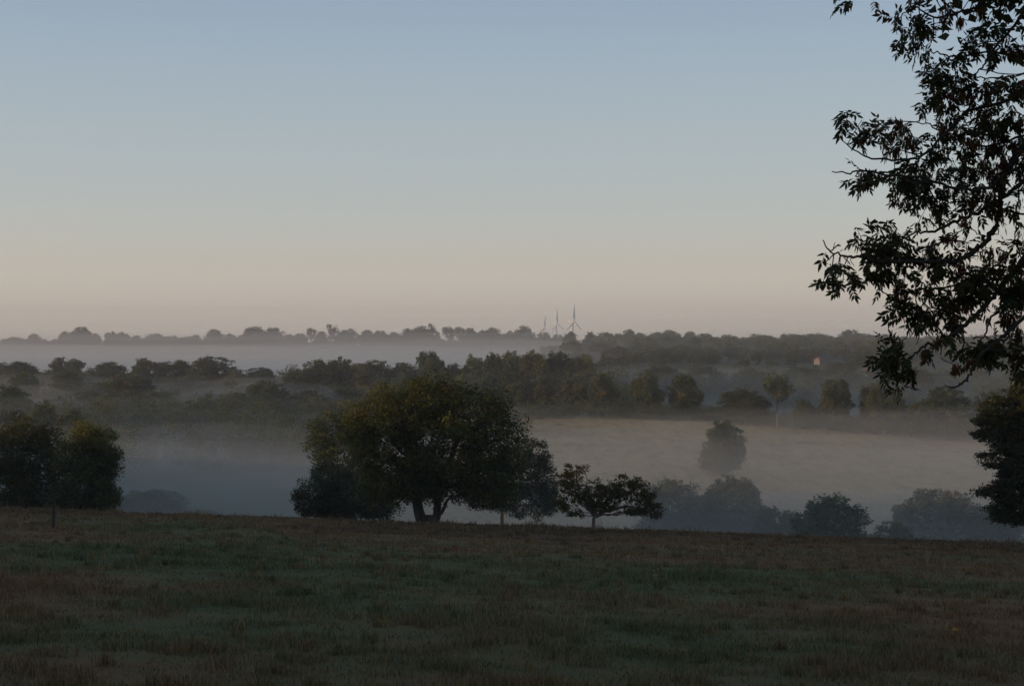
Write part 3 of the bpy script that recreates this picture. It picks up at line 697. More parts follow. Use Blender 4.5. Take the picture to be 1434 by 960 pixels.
canopy('valley_woodland', '', -34, 32, lambda x: 412, 20, 11, 70, 207, .42)
canopy('field_hedge', '', 0, 125, lambda x: 362 - .12 * x, 2.5, 3.4, 70, 208, .3)

# ================================================================== WIND TURBINES
def turbine(px, row, D, yaw, rot, label):
    hub = P(px, row, D); z0 = gz(hub.x, D); s = 1.32
    root = thing('wind_turbine', label, 'wind turbine', (hub.x, D, z0), 'wind turbines on the horizon')
    H = hub.z - z0
    tb = Tubes(); tb.add([(0, 0, -1), (0, 0, H * .5), (0, 0, H - 1.4)], [3.2, 2.8, 2.3], 20)
    link('tower', tb.mesh('tower', m_white), root)
    d = Vector((sin(yaw), -cos(yaw), 0)); side = Vector((cos(yaw), sin(yaw), 0))   # d = where the rotor looks
    prof = [(-9.5, 1.6, 1.7), (-8.8, 2.3, 2.4), (-3, 2.6, 2.8), (1.6, 2.2, 2.5), (3.0, 1.5, 1.6)]
    V = []
    for t, w, h in prof:
        for a in range(12):
            an = a * pi / 6; c, q = cos(an), sin(an); c = math.copysign(abs(c) ** .55, c); q = math.copysign(abs(q) ** .55, q)
            V.append(Vector((0, 0, H)) + d * t + side * (w * c) + Vector((0, 0, h * q)))
    Qn = [(i * 12 + j, i * 12 + (j + 1) % 12, (i + 1) * 12 + (j + 1) % 12, (i + 1) * 12 + j) for i in range(4) for j in range(12)]
    me = bpy.data.meshes.new('nacelle'); me.from_pydata([tuple(v) for v in V], [], Qn + [tuple(range(11, -1, -1)), tuple(range(48, 60))]); me.materials.append(m_white); me.update()
    link('nacelle', me, root)
    hc = Vector((0, 0, H)) + d * 4.2
    tb = Tubes(); tb.add([tuple(hc - d * 1.3), tuple(hc), tuple(hc + d * 1.2), tuple(hc + d * 2.1)], [1.5, 1.7, 1.2, .15], 16)
    hb = link('hub', tb.mesh('hub', m_white), root)
    for k in range(3):
        a = rot + k * 2 * pi / 3
        r = side * sin(a) + Vector((0, 0, cos(a))); tan = side * cos(a) - Vector((0, 0, sin(a)))
        V = []; st = [(1.0, 1.3, 1.2, 1.2), (4, 1.6, .9, 1.0), (8, 3.0, .6, .55), (16, 2.3, .42, .3), (25, 1.5, .26, .15), (31, .8, .14, .05), (33.5, .2, .06, 0)]
        for L, ch, th, tw in st:
            cdir = tan * cos(tw) + d * sin(tw); n = -tan * sin(tw) + d * cos(tw)
            for q in range(8):
                an = q * pi / 4; V.append(hc + r * L + cdir * (ch * .85 * cos(an) - (ch * .2 if L > 6 else 0)) + n * (th * .5 * sin(an)))
        Fq = [(i * 8 + j, i * 8 + (j + 1) % 8, (i + 1) * 8 + (j + 1) % 8, (i + 1) * 8 + j) for i in range(6) for j in range(8)] + [tuple(range(48, 56))]
        me = bpy.data.meshes.new('blade'); me.from_pydata([tuple(v) for v in V], [], Fq); me.materials.append(m_white); me.update()
        link('blade', me, root)
turbine(801.5, 450, 2830, radians(58), radians(0), 'rightmost and nearest white wind turbine, all three blades clear of the treetops')
turbine(778.5, 453, 3440, radians(58), radians(-4), 'middle white wind turbine of the three, tower showing through the treetops')
turbine(761, 459, 3950, radians(58), radians(5), 'leftmost wind turbine of the three, sunk lowest behind the treetops')

# ================================================================== FARM BUILDINGS in the haze
def prism_house(name, label, cat, px, D, w, l, h, hr, yaw, lift=0):
    x = (px - CX) / F * D; z0 = gz(x, D) + lift
    root = thing(name, label, cat, (x, D, z0)); root.rotation_euler = (0, 0, yaw)
    def mk(nm, V, Fc, m, par=root):
        me = bpy.data.meshes.new(nm); me.from_pydata(V, [], Fc); me.materials.append(m); me.update(); return link(nm, me, par)
    a, b = w / 2, l / 2
    mk('wall', [(-a, -b, -2 - lift), (a, -b, -2 - lift), (a, b, -2 - lift), (-a, b, -2 - lift), (-a, -b, h), (a, -b, h), (a, b, h), (-a, b, h), (0, -b, h + hr), (0, b, h + hr)],
       [(0, 1, 5, 8, 4), (1, 2, 6, 5), (2, 3, 7, 9, 6), (3, 0, 4, 7)], m_render)
    e = .4; t = .18; sl = hr / a
    for sgn in (-1, 1):
        V = [(0, -b - e, h + hr + .03), (sgn * (a + e), -b - e, h - e * sl + .03), (sgn * (a + e), b + e, h - e * sl + .03), (0, b + e, h + hr + .03)]
        V += [(x_, y_, z_ + t) for x_, y_, z_ in V]
        mk('roof', V, [(0, 1, 2, 3), (7, 6, 5, 4), (0, 4, 5, 1), (1, 5, 6, 2), (2, 6, 7, 3)], m_roof)
    for wx, wz in ((-a * .45, h * .45), (a * .45, h * .45)):
        mk('window', [(wx - .45, -b - .03, wz - .6), (wx + .45, -b - .03, wz - .6), (wx + .45, -b - .03, wz + .6), (wx - .45, -b - .03, wz + .6), (wx - .45, -b + .05, wz - .6), (wx + .45, -b + .05, wz - .6), (wx + .45, -b + .05, wz + .6), (wx - .45, -b + .05, wz + .6)],
           [(0, 1, 2, 3), (0, 4, 5, 1), (1, 5, 6, 2), (2, 6, 7, 3), (3, 7, 4, 0)], m_glass)
prism_house('farmhouse', 'small pale gabled farmhouse among the hazy trees under the right skyline', 'house', 1147, 603, 2.6, 3.6, 1.3, 1.0, radians(-40), .6)
prism_house('barn', 'long low pale barn glimpsed just left of the lowest ash leaf spray', 'barn', 1218, 560, 2.6, 4.4, .9, .7, radians(80), 1.2)

# ================================================================== FENCE POST, WEEDS
def ground_at(px, row):
    """walk out along the sight line until it meets the ground"""
    for D in np.arange(6, 130, .1):
        p = P(px, row, D)
        if p.z < gz(p.x, D): return p.x, D
    return p.x, D
fx, fy = ground_at(75, 741); fz = gz(fx, fy); s = fy / F
root = thing('fence_post', 'thin dark leaning fence post with a short bracket, at left before the pair of trees', 'fence post', (fx, fy, fz))
rng = np.random.default_rng(3)
tb = Tubes(); tb.add(curve([(-.04, 0, -.3), (0, 0, .3), (.015, 0, .75), (0, 0, 44 * s)], 4), [.062] * 4 + [.058] * 4 + [.052] * 4 + [.04], 9); link('post', tb.mesh('post', m_wood), root)
tb = Tubes(); tb.add([(-.30, 0, 44 * s - .06), (0, -.05, 44 * s - .05), (.14, 0, 44 * s - .06)], .014, 5); link('bracket', tb.mesh('bracket', m_wood), root)
tb = Tubes(); tb.add([(.04, 0, 17 * s), (.3, 0, 17 * s - .02), (.5, .05, 17 * s - .09)], .012, 5); link('wire_stub', tb.mesh('wire_stub', m_wood), root)

m_dry = leafy("dry_stalks", (.30, .27, .22), (.38, .30, .20), transl=.2)
m_yel = leafy("yellow_petals", (.60, .42, .03), (.65, .45, .05), transl=.3)
def weed_mesh(seed, heads=7):
    rng = np.random.default_rng(seed); tb = Tubes(); hs = []
    for k in range(heads):
        a = rng.uniform(0, 2 * pi); r = rng.uniform(.03, .14); h = rng.uniform(.32, .6)
        e = (cos(a) * r, sin(a) * r, h); tb.add(curve([(0, 0, -.03), (e[0] * .3, e[1] * .3, h * .5), e], 3), np.linspace(.006, .003, 7), 4)
        hs.append(np.array(e) + rng.normal(0, .018, (14, 3)))
        hs.append(np.array([e[0] * .6, e[1] * .6, h * .6]) + rng.normal(0, .03, (6, 3)))
    V1, Q1 = tb.arrays(); C = np.concatenate(hs)
    V2, Q2, T = leaves(C, .035, rng, tints=np.tile([.3, 0, .7], (len(C), 1)))
    return make_mesh('dry_weed', np.concatenate([V1, V2]), [(Q1, 0), (Q2 + len(V1), 0)], [m_dry], tint=np.concatenate([np.tile([.5, 0, .4], (len(V1), 1)), T]))
WM = [weed_mesh(i) for i in range(4)]
wl_ = [(30, 738, 'pale dry weed tuft at the left edge beside the fence post', 1.4), (926, 778, 'taller pale thistle of the middle group right of the orchard tree', 1.4), (948, 776, 'thin pale thistle just right of the taller one', 1.0), (983, 777, 'pale thistle between the middle group and the right end', 1.1), (1013, 774, 'pale thistle right above the middle of the pasture', 1.2), (879, 786, 'dry stalk low on the pasture under the orchard tree', .9), (918, 816, 'small whitish seed heads close together on the pasture', .9), (1299, 791, 'pale thistle clump near the right side of the pasture', 1.5), (1322, 795, 'thin thistle right of the pale clump at right', 1.1), (545, 770, 'pale dead weed on the pasture below the dark low bush', .8), (190, 722, 'pinkish dry grass head at the crest right of the ragged tree', .9), (204, 724, 'second pinkish grass head at the crest right of the ragged tree', 1.0), (222, 725, 'thin dry stem on the crest over the mist, right of the pink heads', .9), (1342, 806, 'dry stalk low on the pasture at the right', .8)]
for i, (px, row, lab, sc) in enumerate(wl_):
    x, y = ground_at(px, row + 6); sc *= .62; o = link('dry_weed', WM[i % 4], None, (x, y, gz(x, y))); tag(o, lab, 'weed', 'dry weeds standing in the pasture'); o.scale = (sc, sc, sc); o.rotation_euler = (0, 0, i * 1.3)
x, y = ground_at(1336, 904)
root = thing('yellow_flower', 'single yellow flower in the near grass at lower right', 'flower', (x, y, gz(x, y)))
tb = Tubes(); tb.add([(0, 0, -.02), (.01, 0, .1), (.015, 0, .19)], .004, 5); link('stem', tb.mesh('stem', m_dark), root)
C = np.array([(.015, 0, .19)]) + rng.normal(0, .009, (24, 3)); V, Q, T = leaves(C, .026, rng, tints=np.tile([.5, 0, .9], (24, 1))); link('flower_head', make_mesh('flower_head', V, [(Q, 0)], [m_yel], tint=T), root)

# ================================================================== GRASS (one mass)
m_grass, nt, out = mat("grass_blades")
pos, col, fine, mid = pasture_colour(nt)
at = N(nt, "ShaderNodeAttribute", attribute_name="tint"); sp = N(nt, "ShaderNodeSeparateColor"); nt.links.new(at.outputs['Color'], sp.inputs[0])
c = mixc(nt, sp.outputs[0], col, (.22, .15, .07))
v = N(nt, "ShaderNodeMath", operation='MULTIPLY_ADD'); nt.links.new(sp.outputs[2], v.inputs[0]); v.inputs[1].default_value = 1.1; v.inputs[2].default_value = .55
hs = N(nt, "ShaderNodeHueSaturation"); nt.links.new(c, hs.inputs['Color']); nt.links.new(v.outputs[0], hs.inputs['Value'])
d = N(nt, "ShaderNodeBsdfPrincipled"); d.inputs['Roughness'].default_value = .6; d.inputs['Specular IOR Level'].default_value = .25
t = N(nt, "ShaderNodeBsdfTranslucent"); mx = N(nt, "ShaderNodeMixShader"); mx.inputs[0].default_value = .3
nt.links.new(hs.outputs[0], d.inputs['Base Color']); nt.links.new(hs.outputs[0], t.inputs['Color']); nt.links.new(d.outputs[0], mx.inputs[1]); nt.links.new(t.outputs[0], mx.inputs[2]); nt.links.new(mx.outputs[0], out.inputs[0])
def grass(n, seed):
    rng = np.random.default_rng(seed)
    # density falls with distance; a wide fan so that a step aside still stands in grass
    y = 9.5 + 108 * rng.random(n) ** 1.9
    x = rng.uniform(-1, 1, n) * (.42 * y + 5)
    # coarse tussocks, spread thinly over the sward
    nt_ = 1500; ty_ = 10 + 92 * rng.random(nt_) ** 1.35; tx_ = rng.uniform(-1, 1, nt_) * (.36 * ty_ + 3); tr_ = rng.uniform(.04, .13, nt_)
    k_ = np.repeat(np.arange(nt_), 55); tus = np.zeros(len(x), bool); tus = np.concatenate([tus, np.ones(len(k_), bool)])
    x = np.concatenate([x, tx_[k_] + rng.normal(0, 1, len(k_)) * tr_[k_]]); y = np.concatenate([y, ty_[k_] + rng.normal(0, 1, len(k_)) * tr_[k_]]); n = len(x)
    tone = np.concatenate([np.zeros(n - len(k_)), (rng.random(nt_) < .3)[k_] * .8])
    # tufts
    tx = x + rng.normal(0, .02, n); tuft = vnoise(x * 2.6, y * 2.6, 31) + .6 * vnoise(x * .7, y * .7, 33)
    keep = (rng.random(n) < np.clip(.62 + .55 * tuft, .12, 1)) | tus; x = tx[keep]; y = y[keep]; tuft = tuft[keep]; tus = tus[keep]; tone = tone[keep]; n = len(x)
    z = ground(x, y)
    h = (.024 + .040 * np.clip(tuft + .3, 0, 1.6) ** 1.6) * rng.uniform(.5, 1.5, n) * (1 + .008 * y)
    h = h * (1 + 1.6 * sstep(86, 98, y) * np.clip(vnoise(x * .9, y * .5, 77) + .3, 0, 1))
    u = (x + 19.6) / 13.3; w = sstep(-.1, .25, u) * (1 - sstep(.8, 1.1, u)); h = h * (1 + 2.6 * w * np.exp(-((y - 88 + 38 * u - 3.5) / 3.2) ** 2))
    dry = (rng.random(n) < .10 + .2 * (vnoise(x * .25, y * .2, 44) > .25)) * rng.uniform(.3, .9, n)
    h = np.where(tus, rng.uniform(.05, .15, n) * (1 + .004 * y), h); dry = np.where(tus, tone, dry)
    tall = rng.random(n) < .012; h = np.where(tall, h * 2.4, h); dry = np.where(tall, .9, dry)
    wd = (.0022 + .00015 * y) * rng.uniform(.7, 1.4, n)
    a = rng.uniform(0, 2 * pi, n); lean = rng.uniform(.1, .8, n) * h; la = rng.uniform(0, 2 * pi, n)
    ca, sa = np.cos(a) * wd, np.sin(a) * wd; lx, ly = np.cos(la) * lean, np.sin(la) * lean
    b0 = np.stack([x - ca, y - sa, z - .01], 1); b1 = np.stack([x + ca, y + sa, z - .01], 1)
    m1 = np.stack([x + ca * .8 + lx * .35, y + sa * .8 + ly * .35, z + h * .6], 1); m0 = np.stack([x - ca * .8 + lx * .35, y - sa * .8 + ly * .35, z + h * .6], 1)
    tp = np.stack([x + lx, y + ly, z + h], 1)
    V = np.stack([b0, b1, m1, m0, tp], 1).reshape(-1, 3)
    i = np.arange(n)[:, None] * 5
    T = np.zeros((n, 3)); T[:, 0] = dry; T[:, 2] = rng.random(n); T = np.repeat(T, 5, 0)
    return make_mesh("grass", V, [(i + np.array([[0, 1, 2, 3]]), 0), (i + np.array([[3, 2, 4]]), 0)], [m_grass], tint=T)
tag(link('grass', grass(860000, 9)), kind='stuff')

# ================================================================== ASH TREE overhanging from the right
AD = 11.5
rng = np.random.default_rng(21)
tx, ty = 6.1, 12.3; tz = gz(tx, ty)
ash = thing('ash_tree', 'near ash tree whose drooping boughs of leaves and brown keys fill the upper right corner', 'ash tree', (tx, ty, tz))
def A(px, row, dy=0.0):
    D = AD + dy; p = P(px, row, D); return (p.x - tx, p.y - ty, p.z - tz)
H = 9.5
tb = Tubes(); tb.add(curve([(.1, 0, -.3), (0, 0, .4), (-.05, 0, 2.2), (.05, .1, 4.5), (0, 0, H)], 6), np.concatenate([np.linspace(.34, .24, 7), np.linspace(.23, .05, 18)]), 14)
for k in range(14):
    an = k * 2 * pi / 14
link('trunk', tb.mesh('trunk', m_ashbark), ash)
# each bough: (px,row,depth offset) from the tip to where it leaves the picture, then its union with the trunk
JT = {'top': (0, .1, 5.3), 'mid': (-.05, 0, 4.2), 'low': (-.05, 0, 3.4)}
BO = [
 ([(1353, 111, -.2), (1376, 96, -.2), (1385, 76, -.1), (1411, 47, 0), (1434, 17, 0), (1480, -10, .2)], 'top', .021),
 ([(1355, 110, .3), (1373, 108, .3), (1414, 107, .3), (1434, 102, .3), (1500, 70, .4)], 'top', .012),
 ([(1180, 197, -.3), (1207, 216, -.3), (1234, 224, -.3), (1272, 223, -.3), (1295, 216, -.2), (1341, 168, -.1), (1368, 152, 0), (1411, 140, 0), (1480, 100, .2)], 'top', .020),
 ([(1165, 240, -.5), (1187, 243, -.5), (1207, 239, -.5), (1245, 245, -.5), (1290, 250, -.4), (1340, 262, -.3), (1385, 262, -.2), (1450, 230, 0)], 'mid', .018),
 ([(1259, 335, .3), (1268, 329, .3), (1285, 326, .3), (1304, 324, .3), (1328, 315, .3), (1350, 305, .2), (1383, 291, .1), (1422, 265, 0), (1500, 200, .2)], 'mid', .024),
 ([(1152, 336, -.2), (1165, 353, -.2), (1186, 359, -.2), (1211, 361, -.2), (1235, 366, -.2), (1290, 366, -.1), (1330, 366, 0), (1343, 364, 0), (1362, 352, 0), (1380, 338, 0), (1395, 315, 0), (1401, 288, 0), (1404, 255, 0), (1425, 215, .1), (1490, 150, .2)], 'top', .036),
 ([(1268, 503, -.3), (1280, 497, -.3), (1292, 487, -.3), (1316, 478, -.2), (1337, 466, -.2), (1356, 451, -.1), (1380, 427, 0), (1393, 412, 0), (1407, 394, 0), (1434, 365, 0), (1500, 290, .1)], 'mid', .034),
 ([(1368, 486, .2), (1376, 474, .2), (1383, 462, .2), (1386, 448, .1), (1404, 427, 0), (1434, 405, 0), (1510, 330, 0)], 'low', .018),
 ([(1324, 539, -.6), (1332, 543, -.6), (1345, 538, -.6), (1356, 528, -.5), (1365, 512, -.5), (1374, 497, -.5), (1392, 481, -.4), (1410, 466, -.3), (1434, 445, -.2), (1520, 380, 0)], 'low', .022),
 ([(1269, 4, .1), (1298, 6, .1), (1320, -20, .1), (1400, -80, .2)], 'top', .014),
 ([(1262, 24, -.1), (1280, 8, -.1), (1307, 23, -.1), (1342, 17, -.1), (1371, 9, 0), (1390, -6, 0), (1450, -60, .2)], 'top', .018),
 ([(1300, 95, .4), (1302, 73, .4), (1321, 77, .4), (1347, 79, .4), (1394, 73, .4), (1434, 79, .4), (1500, 60, .4)], 'top', .014),
 ([(1283, 171, .2), (1307, 178, .2), (1340, 195, .2), (1380, 205, .2), (1434, 190, .3), (1500, 170, .3)], 'mid', .016),
 ([(1230, 404, -.2), (1238, 410, -.2), (1250, 413, -.1), (1290, 405, 0), (1330, 400, 0), (1380, 385, 0)], None, .008),
 ([(1358, 318, .1), (1376, 330, .1), (1395, 328, .1), (1399, 320, .1)], None, .006),
 ([(1402, 342, .3), (1420, 338, .3), (1422, 318, .3), (1424, 285, .3), (1430, 250, .3)], None, .009),
 ([(1250, 400, -.1), (1247, 380, -.1), (1245, 368, -.1)], None, .008),
 ([(1283, 482, -.3), (1284, 465, -.3), (1290, 452, -.2), (1300, 430, -.1)], None, .008),
 ([(1350, 511, .1), (1348, 495, .1), (1349, 475, .1), (1348, 458, .1)], None, .009),
 ([(1170, 2, .3), (1176, -8, .3), (1200, -20, .3), (1260, -50, .3), (1360, -110, .3)], 'top', .014),
 ([(1195, -4, .1), (1215, -12, .1), (1250, -40, .3)], None, .008),
 ([(1305, 290, .4), (1330, 284, .4), (1352, 282, .4), (1385, 284, .3), (1434, 300, .3), (1500, 280, .2)], 'mid', .013),
 ([(1365, 272, .2), (1382, 280, .2), (1396, 286, .1)], None, .010),
]
bough_pts = []
for pts, jt, r in BO:
    q = [A(*p) for p in pts]
    if jt: q = q + [tuple(np.array(q[-1]) * .45 + np.array(JT[jt]) * .55 + np.array([0, 0, .12])), JT[jt]]
    cv = curve(q, 5, .006, rng); n = len(cv)
    r *= .8; rr = .0035 + (r - .0035) * np.linspace(0, 1, n) ** .8
    if jt: rr = rr + np.clip(np.linspace(-6, 1, n), 0, 1) * .02
    tb = Tubes(); tb.add(cv, rr, 8); link('bough', tb.mesh('bough', m_ashbark), ash); bough_pts.append(cv)
# foliage: (px,row,depth,radius px,leaf count,share of keys)
CL = [(1275, 32, -.1, 22, 11, 0), (1258, 22, -.2, 12, 5, 0), (1290, 50, .1, 20, 13, .2), (1288, 72, .1, 9, 5, .2), (1262, 60, 0, 8, 3, 0), (1176, 4, .2, 8, 2, 0), (1193, -2, .2, 6, 2, 0), (1226, -2, .2, 5, 1, 0),
 (1325, 16, .1, 18, 8, .7), (1345, 30, .1, 14, 8, .9), (1370, 12, 0, 12, 5, .6), (1385, 50, .1, 30, 22, .1), (1362, 62, .1, 20, 12, .1), (1405, 60, 0, 20, 9, .2), (1427, 70, 0, 12, 6, .8), (1300, 98, 0, 10, 5, 0), (1320, 105, .1, 24, 17, .1), (1310, 125, 0, 20, 14, .1), (1345, 118, .1, 20, 14, .3), (1330, 85, .1, 15, 5, .1),
 (1330, 140, 0, 24, 16, .4), (1372, 130, 0, 30, 18, .3), (1405, 125, .2, 26, 14, .1), (1428, 125, 0, 18, 10, .1), (1300, 143, 0, 12, 6, 0), (1188, 164, -.2, 13, 6, 0), (1207, 172, -.2, 14, 7, .1), (1203, 192, -.2, 14, 7, .3), (1222, 180, -.2, 7, 3, 0), (1240, 180, 0, 12, 6, 0),
 (1262, 182, 0, 18, 14, .5), (1278, 196, 0, 16, 12, .5), (1252, 210, 0, 10, 5, .3), (1240, 208, 0, 8, 3, .5), (1205, 250, -.4, 12, 8, .2), (1217, 245, -.4, 14, 10, .6), (1230, 250, -.4, 11, 6, .2), (1262, 245, -.2, 20, 12, .1), (1290, 240, 0, 22, 15, .3), (1320, 180, 0, 22, 17, .5), (1312, 215, 0, 22, 15, .4), (1345, 180, .2, 22, 15, .3), (1362, 200, -.1, 20, 14, .6), (1385, 165, 0, 26, 19, .3), (1395, 200, .2, 26, 20, .6), (1420, 170, 0, 22, 18, .3), (1425, 205, .2, 22, 17, .6), (1345, 235, .1, 22, 16, .4), (1372, 235, 0, 22, 18, .5), (1400, 235, 0, 24, 20, .6), (1428, 240, .1, 20, 14, .5),
 (1262, 262, -.1, 12, 6, 0), (1255, 285, 0, 8, 3, .7), (1285, 268, .1, 20, 12, .1), (1312, 262, .1, 22, 16, .2), (1340, 270, .1, 22, 17, .3), (1300, 292, .1, 18, 9, .1), (1318, 300, 0, 14, 8, .6), (1360, 285, 0, 20, 13, .5), (1350, 310, 0, 8, 5, .9), (1385, 275, 0, 22, 16, .5), (1398, 300, 0, 13, 12, .7), (1422, 285, .2, 16, 8, .5), (1325, 335, .1, 10, 6, .8),
 (1240, 328, .1, 14, 9, 0), (1250, 345, 0, 22, 24, 0), (1226, 345, 0, 16, 14, 0), (1265, 355, .1, 16, 13, 0), (1200, 322, 0, 9, 5, 0), (1205, 335, -.1, 8, 4, 0), (1238, 372, -.1, 16, 13, .1), (1218, 375, -.1, 12, 8, .2), (1196, 377, -.2, 13, 8, .1), (1175, 372, -.2, 9, 4, .6), (1160, 372, -.2, 7, 3, 0), (1168, 388, -.2, 11, 5, 0), (1155, 398, -.2, 6, 3, 0), (1180, 402, -.2, 6, 2, 0), (1158, 352, -.2, 5, 1, 0), (1170, 340, -.2, 5, 1, 0), (1228, 395, -.1, 7, 3, 0),
 (1275, 375, 0, 12, 6, 0), (1258, 398, 0, 9, 7, .9), (1262, 415, 0, 12, 9, .6), (1262, 435, 0, 14, 13, .1), (1282, 425, 0, 18, 14, .1), (1285, 448, -.1, 14, 10, 0), (1305, 350, .1, 20, 15, .5), (1298, 375, 0, 14, 9, .3), (1322, 365, 0, 16, 9, .1), (1340, 345, .2, 14, 7, 0), (1305, 405, 0, 16, 12, .4), (1322, 425, 0, 18, 15, .5), (1312, 450, 0, 16, 12, .4), (1345, 375, 0, 16, 13, .6), (1350, 400, 0, 24, 25, .3), (1375, 385, .1, 22, 20, .2), (1345, 425, 0, 22, 22, .3), (1375, 412, 0, 22, 22, .1), (1372, 355, 0, 10, 5, .5), (1388, 350, 0, 8, 4, .5), (1400, 375, 0, 16, 12, .1), (1425, 350, .1, 14, 9, .1), (1430, 330, .1, 10, 4, .1), (1335, 450, 0, 16, 11, .3),
 (1425, 385, 0, 18, 16, .1), (1412, 410, .1, 18, 16, .1), (1430, 420, 0, 20, 18, .2), (1405, 435, .1, 12, 8, .2), (1415, 452, 0, 16, 14, .9), (1425, 470, 0, 14, 11, .9), (1312, 478, -.2, 8, 6, .8), (1298, 494, -.2, 9, 7, .7), (1330, 472, -.2, 8, 5, .6), (1248, 492, -.3, 18, 15, 0), (1236, 500, -.3, 10, 7, 0), (1262, 500, -.3, 12, 8, 0), (1258, 520, -.3, 12, 7, 0), (1270, 515, -.3, 9, 5, 0), (1265, 535, -.3, 10, 5, 0), (1244, 512, -.3, 10, 5, 0), (1240, 525, -.3, 6, 2, 0),
 (1340, 515, -.2, 9, 7, 1), (1355, 508, -.2, 8, 6, .8), (1375, 488, -.2, 16, 14, 0), (1395, 478, -.2, 13, 10, .1), (1385, 500, -.2, 12, 7, 0), (1362, 498, -.2, 9, 5, .3), (1415, 495, 0, 12, 7, .5), (1428, 500, 0, 14, 10, .5), (1425, 518, 0, 14, 7, .3),
 # beyond the right edge of the picture, so that the crown goes on
 ] + [(1434 + 25 + 190 * rng.random(), -140 + 640 * rng.random(), rng.normal(0, .6), 30, 20, .3) for _ in range(60)] + [(1280 + 160 * rng.random(), -130 + 110 * rng.random(), rng.normal(0, .5), 26, 16, .2) for _ in range(18)]
allb = np.concatenate([b for b in bough_pts])
LV = []; LQ = []; LT = []; nL = 0; KV = []; KT = []
twigs = Tubes(); NP = 0; keygroups = []
def leaflet(base, d, nrm, L, W):
    """six-point folded lance shape"""
    b = np.cross(nrm, d); b /= np.linalg.norm(b) + 1e-9
    droop = np.array([0, 0, -1.0]) * L * .10
    return [base, base + d * L * .33 + b * W * .5 + nrm * W * .12, base + d * L * .68 + b * W * .34 + nrm * W * .08 + droop * .5, base + d * L + droop,
            base + d * L * .68 - b * W * .34 + nrm * W * .08 + droop * .5, base + d * L * .33 - b * W * .5 + nrm * W * .12]
px2m = AD / F
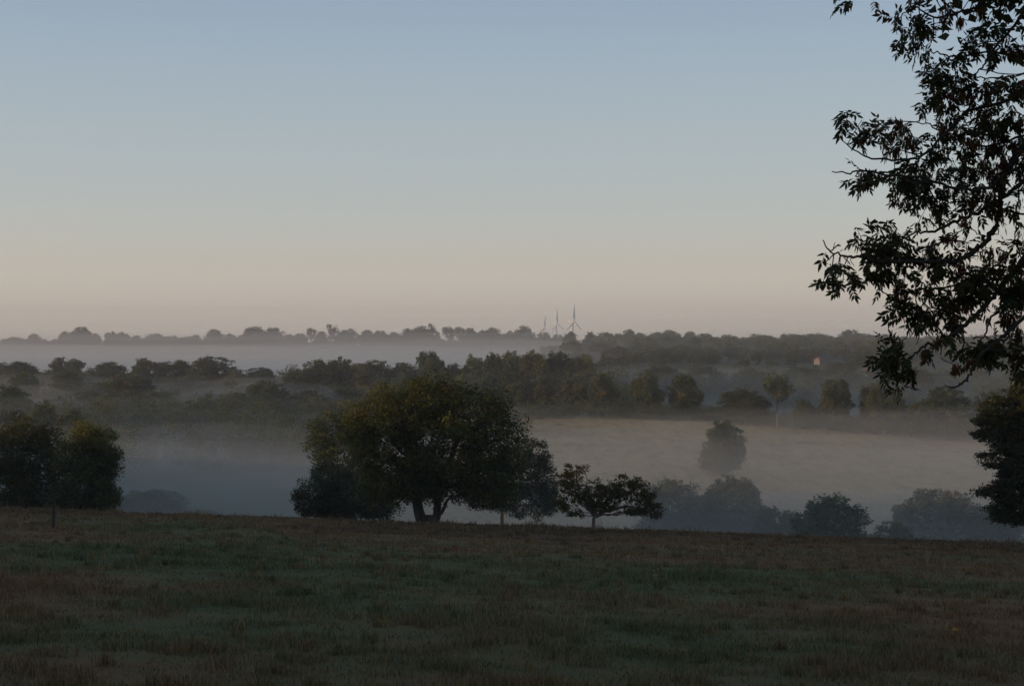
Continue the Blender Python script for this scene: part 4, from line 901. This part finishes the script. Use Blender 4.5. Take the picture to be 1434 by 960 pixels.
for ci, (px, row, dy, rad, nl, kf) in enumerate(CL):
    nl = int(round(nl * (1.55 if nl > 8 else 1.3)))
    c0 = np.array(A(px, row, dy)); R = rad * px2m
    i = np.linalg.norm(allb - (c0 + [0, 0, R * .5]), axis=1).argmin(); a = allb[i]
    if np.linalg.norm(a - c0) > .03:
        m = (a + c0) / 2 + rng.normal(0, .02, 3) + [0, 0, -.01]
        cv = curve([a, m, c0 + [0, 0, R * .3]], 4, .002, rng); twigs.add(cv, np.linspace(.0045, .0022, len(cv)), 4)
    nk = int(round(nl * kf)); visible = px < 1434 and row > 0
    for k in range(nl - nk):
        o = c0 + rng.normal(0, 1, 3) * [R * .42, R * .6, R * .44]
        st = o + (rng.normal(0, .012, 3))
        d = rng.normal(0, 1, 3); d[2] -= .55; d += (o - c0) / (R + 1e-6) * .8; d /= np.linalg.norm(d)
        nn = rng.integers(3, 6); LL = .034 * rng.uniform(1.6, 3.4); ll = rng.uniform(.042, .070)
        side = np.cross(d, rng.normal(0, 1, 3)); side /= np.linalg.norm(side); nrm = np.cross(side, d)
        cv = [st, st + d * LL * .5, st + d * LL + [0, 0, -.012]]
        twigs.add(cv, [.0018, .0015, .001], 3)
        col = np.array([np.clip(rng.normal(.22, .18), 0, 1), (rng.random() < .05) * .8, rng.random()])
        for j in range(nn):
            t = (j + .6) / nn
            for sg in (-1, 1):
                if rng.random() < .1: continue
                b = st + d * LL * t; dd = d * .55 + side * sg * .85 + [0, 0, -.25] + rng.normal(0, .14, 3); dd /= np.linalg.norm(dd)
                nr = nrm + rng.normal(0, .35, 3); LV += leaflet(b, dd, nr, ll * rng.uniform(.75, 1.1), ll * rng.uniform(.30, .42)); LT += [col] * 6
        dd = d + rng.normal(0, .1, 3); dd /= np.linalg.norm(dd); LV += leaflet(st + d * LL, dd, nrm, ll * 1.1, ll * .4); LT += [col] * 6
    if nk:
        kv = []; kt = []
        for k in range(nk):
            o = c0 + rng.normal(0, 1, 3) * [R * .34, R * .4, R * .30]
            tn = rng.uniform(.2, .9)
            vv = o - c0; Lv = np.linalg.norm(vv) + 1e-6; kv += leaflet(c0, vv / Lv, np.array([0, .7, .7]), Lv, .003); kt += [[.4, 0, .3]] * 6
            for q in range(rng.integers(9, 17)):
                b = o + rng.normal(0, 1, 3) * [.011, .011, .016]; dd = rng.normal(0, .22, 3) + [0, 0, -1]; dd /= np.linalg.norm(dd)
                kv += leaflet(b, dd, rng.normal(0, 1, 3), rng.uniform(.032, .046), rng.uniform(.007, .010)); kt += [[tn, (rng.random() < .06) * .9, rng.random()]] * 6
        keygroups.append((kv, kt, visible))
def six(V):
    n = len(V) // 6; i = np.arange(n)[:, None] * 6
    return np.concatenate([i + np.array([[0, 1, 2, 3]]), i + np.array([[0, 3, 4, 5]])])
link('foliage', make_mesh('foliage', np.array(LV), [(six(LV), 0)], [m_ash], tint=np.array(LT)), ash)
rest = ([], [])
kg = sorted(keygroups, key=lambda k: (not k[2], -len(k[0])))
for kv, kt, vis in kg[:80]:
    link('key_cluster', make_mesh('key_cluster', np.array(kv), [(six(kv), 0)], [m_key], tint=np.array(kt)), ash)
rv = sum((k[0] for k in kg[80:]), []); rt = sum((k[1] for k in kg[80:]), [])
if rv:
    tag(link('hanging_keys', make_mesh('hanging_keys', np.array(rv), [(six(rv), 0)], [m_key], tint=np.array(rt)), ash), kind='stuff')
link('twigs', twigs.mesh('twigs', m_ashbark), ash)
# the ash's upper crown, above the picture
lb = [(-1.2, 0, 6.6, 1.8, 1.8, 1.3), (.8, .8, 7.0, 2, 2, 1.5), (.5, -1.2, 6.4, 1.8, 1.8, 1.3), (0, 0, 8.6, 1.8, 1.8, 1.4), (2.0, 0, 5.4, 1.7, 1.9, 1.4)]
V, Q, T, c = crown(lb, 330, 60, .11, .42, rng, .2)
link('upper_crown', make_mesh('upper_crown', V, [(Q, 0)], [m_ash], tint=T), ash)
link('upper_boughs', skeleton(np.array([0, 0, 4.6]), [(0, 0, 5.2), (0, 0, 6)], lb, c, rng, .1, None, .006, .3).mesh('upper_boughs', m_ashbark), ash)
